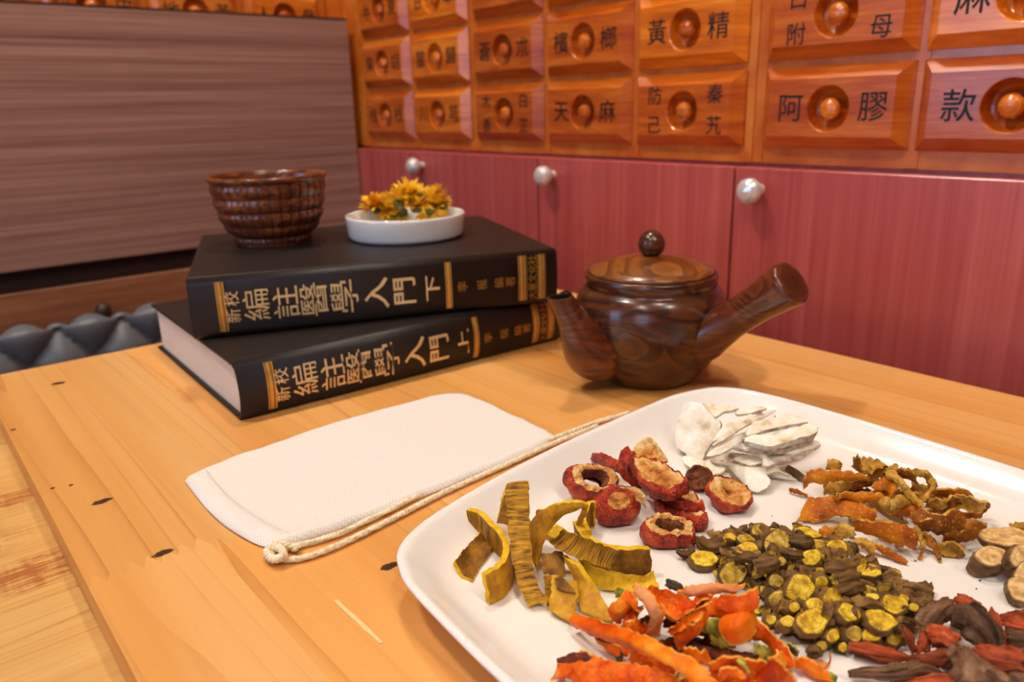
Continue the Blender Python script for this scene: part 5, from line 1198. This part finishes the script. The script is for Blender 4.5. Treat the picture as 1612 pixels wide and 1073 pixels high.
# ---- red brown roots
f = zm(1240,900,4.333); s6 = 4.333; GR = 'red brown roots on the plate'
RB = ['brownroot','rootend']; RR = ['redroot','rootend']
def rroot(pts, r, mats, label, ribs=(7,.10), caps=(1,1), amp=.35, ell=None, seg=28): root(f, s6, pts, r, mats, 'red_root', label, 'root', GR, ribs, caps, amp, ell, 18, seg)
rroot([(925,375,.0140),(990,310,.0160),(1060,255,.0160),(1105,225,.0150)],[60,66,64,40],RB,'thick wrinkled brown root with a pale cut face towards the yellow slices',(9,.09))
rroot([(1150,185,.0110),(1220,215,.0120),(1310,245,.0120)],[28,46,26],RR,'red knobbly root piece at the far side of its pile',(6,.15),(0,0),.55)
rroot([(1190,400,.0160),(1260,350,.0190),(1360,420,.0190),(1390,500,.0150)],[70,95,90,50],['brownroot','rootend'],'large grey brown ridged root lump in the middle',(8,.13),(0,0),.4)
rroot([(1230,260,.0180),(1290,260,.0200),(1350,290,.0190)],[30,40,26],RB,'shaggy brown root tuft on top of the ridged lump',(6,.2),(0,0),.6)
rroot([(1370,270,.0190),(1410,360,.0170),(1450,480,.0130)],[32,52,46],RR,'smooth reddish root stick leaning on the ridged lump',(5,.06),(0,0),.2,.5)
rroot([(1430,320,.0120),(1520,320,.0130),(1640,310,.0130)],[20,34,44],RR,'red root stick reaching out at the far plate side',(5,.08))
rroot([(1510,350,.0120),(1560,370,.0130),(1640,380,.0120)],[40,50,50],RR,'short split red root at the far side behind the lump',(6,.14))
rroot([(1500,450,.0110),(1560,455,.0120),(1650,450,.0120)],[46,50,50],RB,'dull red brown root piece partly hidden at the far side',(6,.12))
rroot([(790,370,.0170),(830,440,.0150),(870,550,.0100)],[20,44,36],RR,'wedge of split red root touching the yellow slices',(5,.14),(0,0),.3,.55)
rroot([(930,405,.0180),(935,470,.0150),(920,545,.0110)],[18,36,40],RR,'narrow red splinter between the wedge and the red block',(5,.12),(0,0),.3,.6)
rroot([(985,440,.0170),(1060,440,.0190),(1130,500,.0170)],[46,66,56],RR,'broad brick red root block with straight splits',(9,.10),(0,0),.25)
rroot([(425,505,.0105),(520,525,.0110),(640,550,.0110),(760,575,.0100),(838,590,.0090)],[28,40,44,30,16],RR,'long red root stick pointing away from the yellow heap',(6,.10),(1,0),.3)
rroot([(850,595,.0140),(920,605,.0145),(1000,590,.0150),(1085,570,.0150)],[24,44,46,34],RR,'red root stick with a pale cut end in the near middle',(6,.07),(1,0),.25)
rroot([(1080,520,.0130),(1130,570,.0140),(1180,620,.0120)],[50,80,56],RB,'dark brown rough root lump in front of the red block',(7,.14),(0,0),.5)
rroot([(1290,540,.0230),(1400,575,.0250),(1570,610,.0240)],[40,66,66],RR,'big brick red root block with coarse splits, nearest the frame corner',(8,.10),(0,0),.25)
rroot([(1200,610,.0150),(1270,690,.0180),(1360,790,.0180)],[60,110,120],RB,'big blurry brown root lump at the near end of its pile',(9,.10),(0,0),.4)
rroot([(1420,700,.0160),(1520,740,.0170),(1650,760,.0170)],[70,90,90],RB,'brown root lump under the big red block',(8,.12),(0,0),.4)
rroot([(1590,560,.0200),(1600,640,.0200),(1620,740,.0180)],[40,60,60],RB,'dark brown root end at the frame edge',(7,.14),(0,0),.4)
rroot([(420,695,.0095),(520,690,.0100),(640,690,.0110),(780,680,.0130),(900,650,.0130),(1030,690,.0110)],[16,26,36,46,50,30],RB,'long knobbly brown root twig in front of the red stick',(6,.13),(0,0),.4)
rroot([(640,670,.0130),(720,645,.0160),(805,640,.0160)],[18,34,26],['licbark','rootend'],'light brown smooth bark chip on the long twig',(5,.05),(0,0),.2,.6)
rroot([(700,725,.0090),(860,720,.0100),(1010,710,.0110)],[20,36,34],RB,'ridged brown root fragment below the long twig',(7,.16),(0,0),.4)
rroot([(770,760,.0100),(920,752,.0110),(1080,745,.0110),(1140,760,.0100)],[18,34,36,20],RR,'red root stick at the bottom edge of the view',(6,.10),(0,0),.3)

# ---- tan sliced roots at the plate's far side
f = zm(1200,680,3.833); s2 = 3.833; GL = 'tan sliced roots on the plate'; LM = ['licface','licbark','licbark']
def tan(x, y, a, b, ang, z, th, lean, label, mats=LM, wob=.08):
    put(disc_px(*f(x,y), a/s2, b/s2, ang, z, th, lean, 36, wob, amp=.0005, nz=220, taper=.95, side_amp=.0008), 'tan_root_slice', mats, label, 'root slice', GL)
tan(1490,628,180,58,5,.0190,.0035,88,'largest long tan root slice lying on top of the others')
tan(1388,742,104,64,4,.0165,.0095,86,'thick round tan root slice with dark ring standing at the near side')
tan(1570,745,80,66,-40,.0185,.0060,70,'tan root slice tilted behind the thick round one')
tan(1600,850,85,70,-35,.0150,.0080,110,'thick tan root slice with rough bark at the frame edge')
tan(1560,945,92,66,38,.0140,.0070,110,'tan root slice nearest the red roots, with ragged bark')
tan(1470,690,70,30,10,.0110,.0050,90,'dark barked root slice under the long tan slice',['licbark']*3)
peel([(1490,560,.016),(1530,545,.018),(1600,560,.017)],[(1500,600,.013),(1560,605,.013),(1620,600,.013)],'crumpled yellow piece behind the long tan slice',['pith','pith','pith'],.0014,.0016,14,6,.0016)
root(f, s2, [(1262,785,.0085),(1280,750,.0105),(1290,725,.012)], [10,16,12], ['licbark'], 'root_chip', 'small brown splinter leaning on the thick round tan slice', 'root chip', None, (5,.1), (0,0), .3)

# ---- crumbs, too small to pick apart
mb = MB(); rr = random.Random(4)
for (u, v, r) in [(1247,699,.0008),(1258,701,.0005),(1441,882,.0005),(1537,926,.0004),(1543,913,.0005),(1379,955,.0004),(708,885,.0003),(1215,812,.0003),(1330,1030,.0004),(720,860,.0003)]:
    c = onz(u, v, PZ+r*.6); mb.tube([c+V((-r,0,0)), c, c+V((r,0,0))], [r*.5,r*.9,r*.4], 6, 0, None, (0,0))
mb.obj('crumbs', 'copbark', label='tiny brown herb crumbs scattered on the white plate', cat='crumbs', kind='stuff')
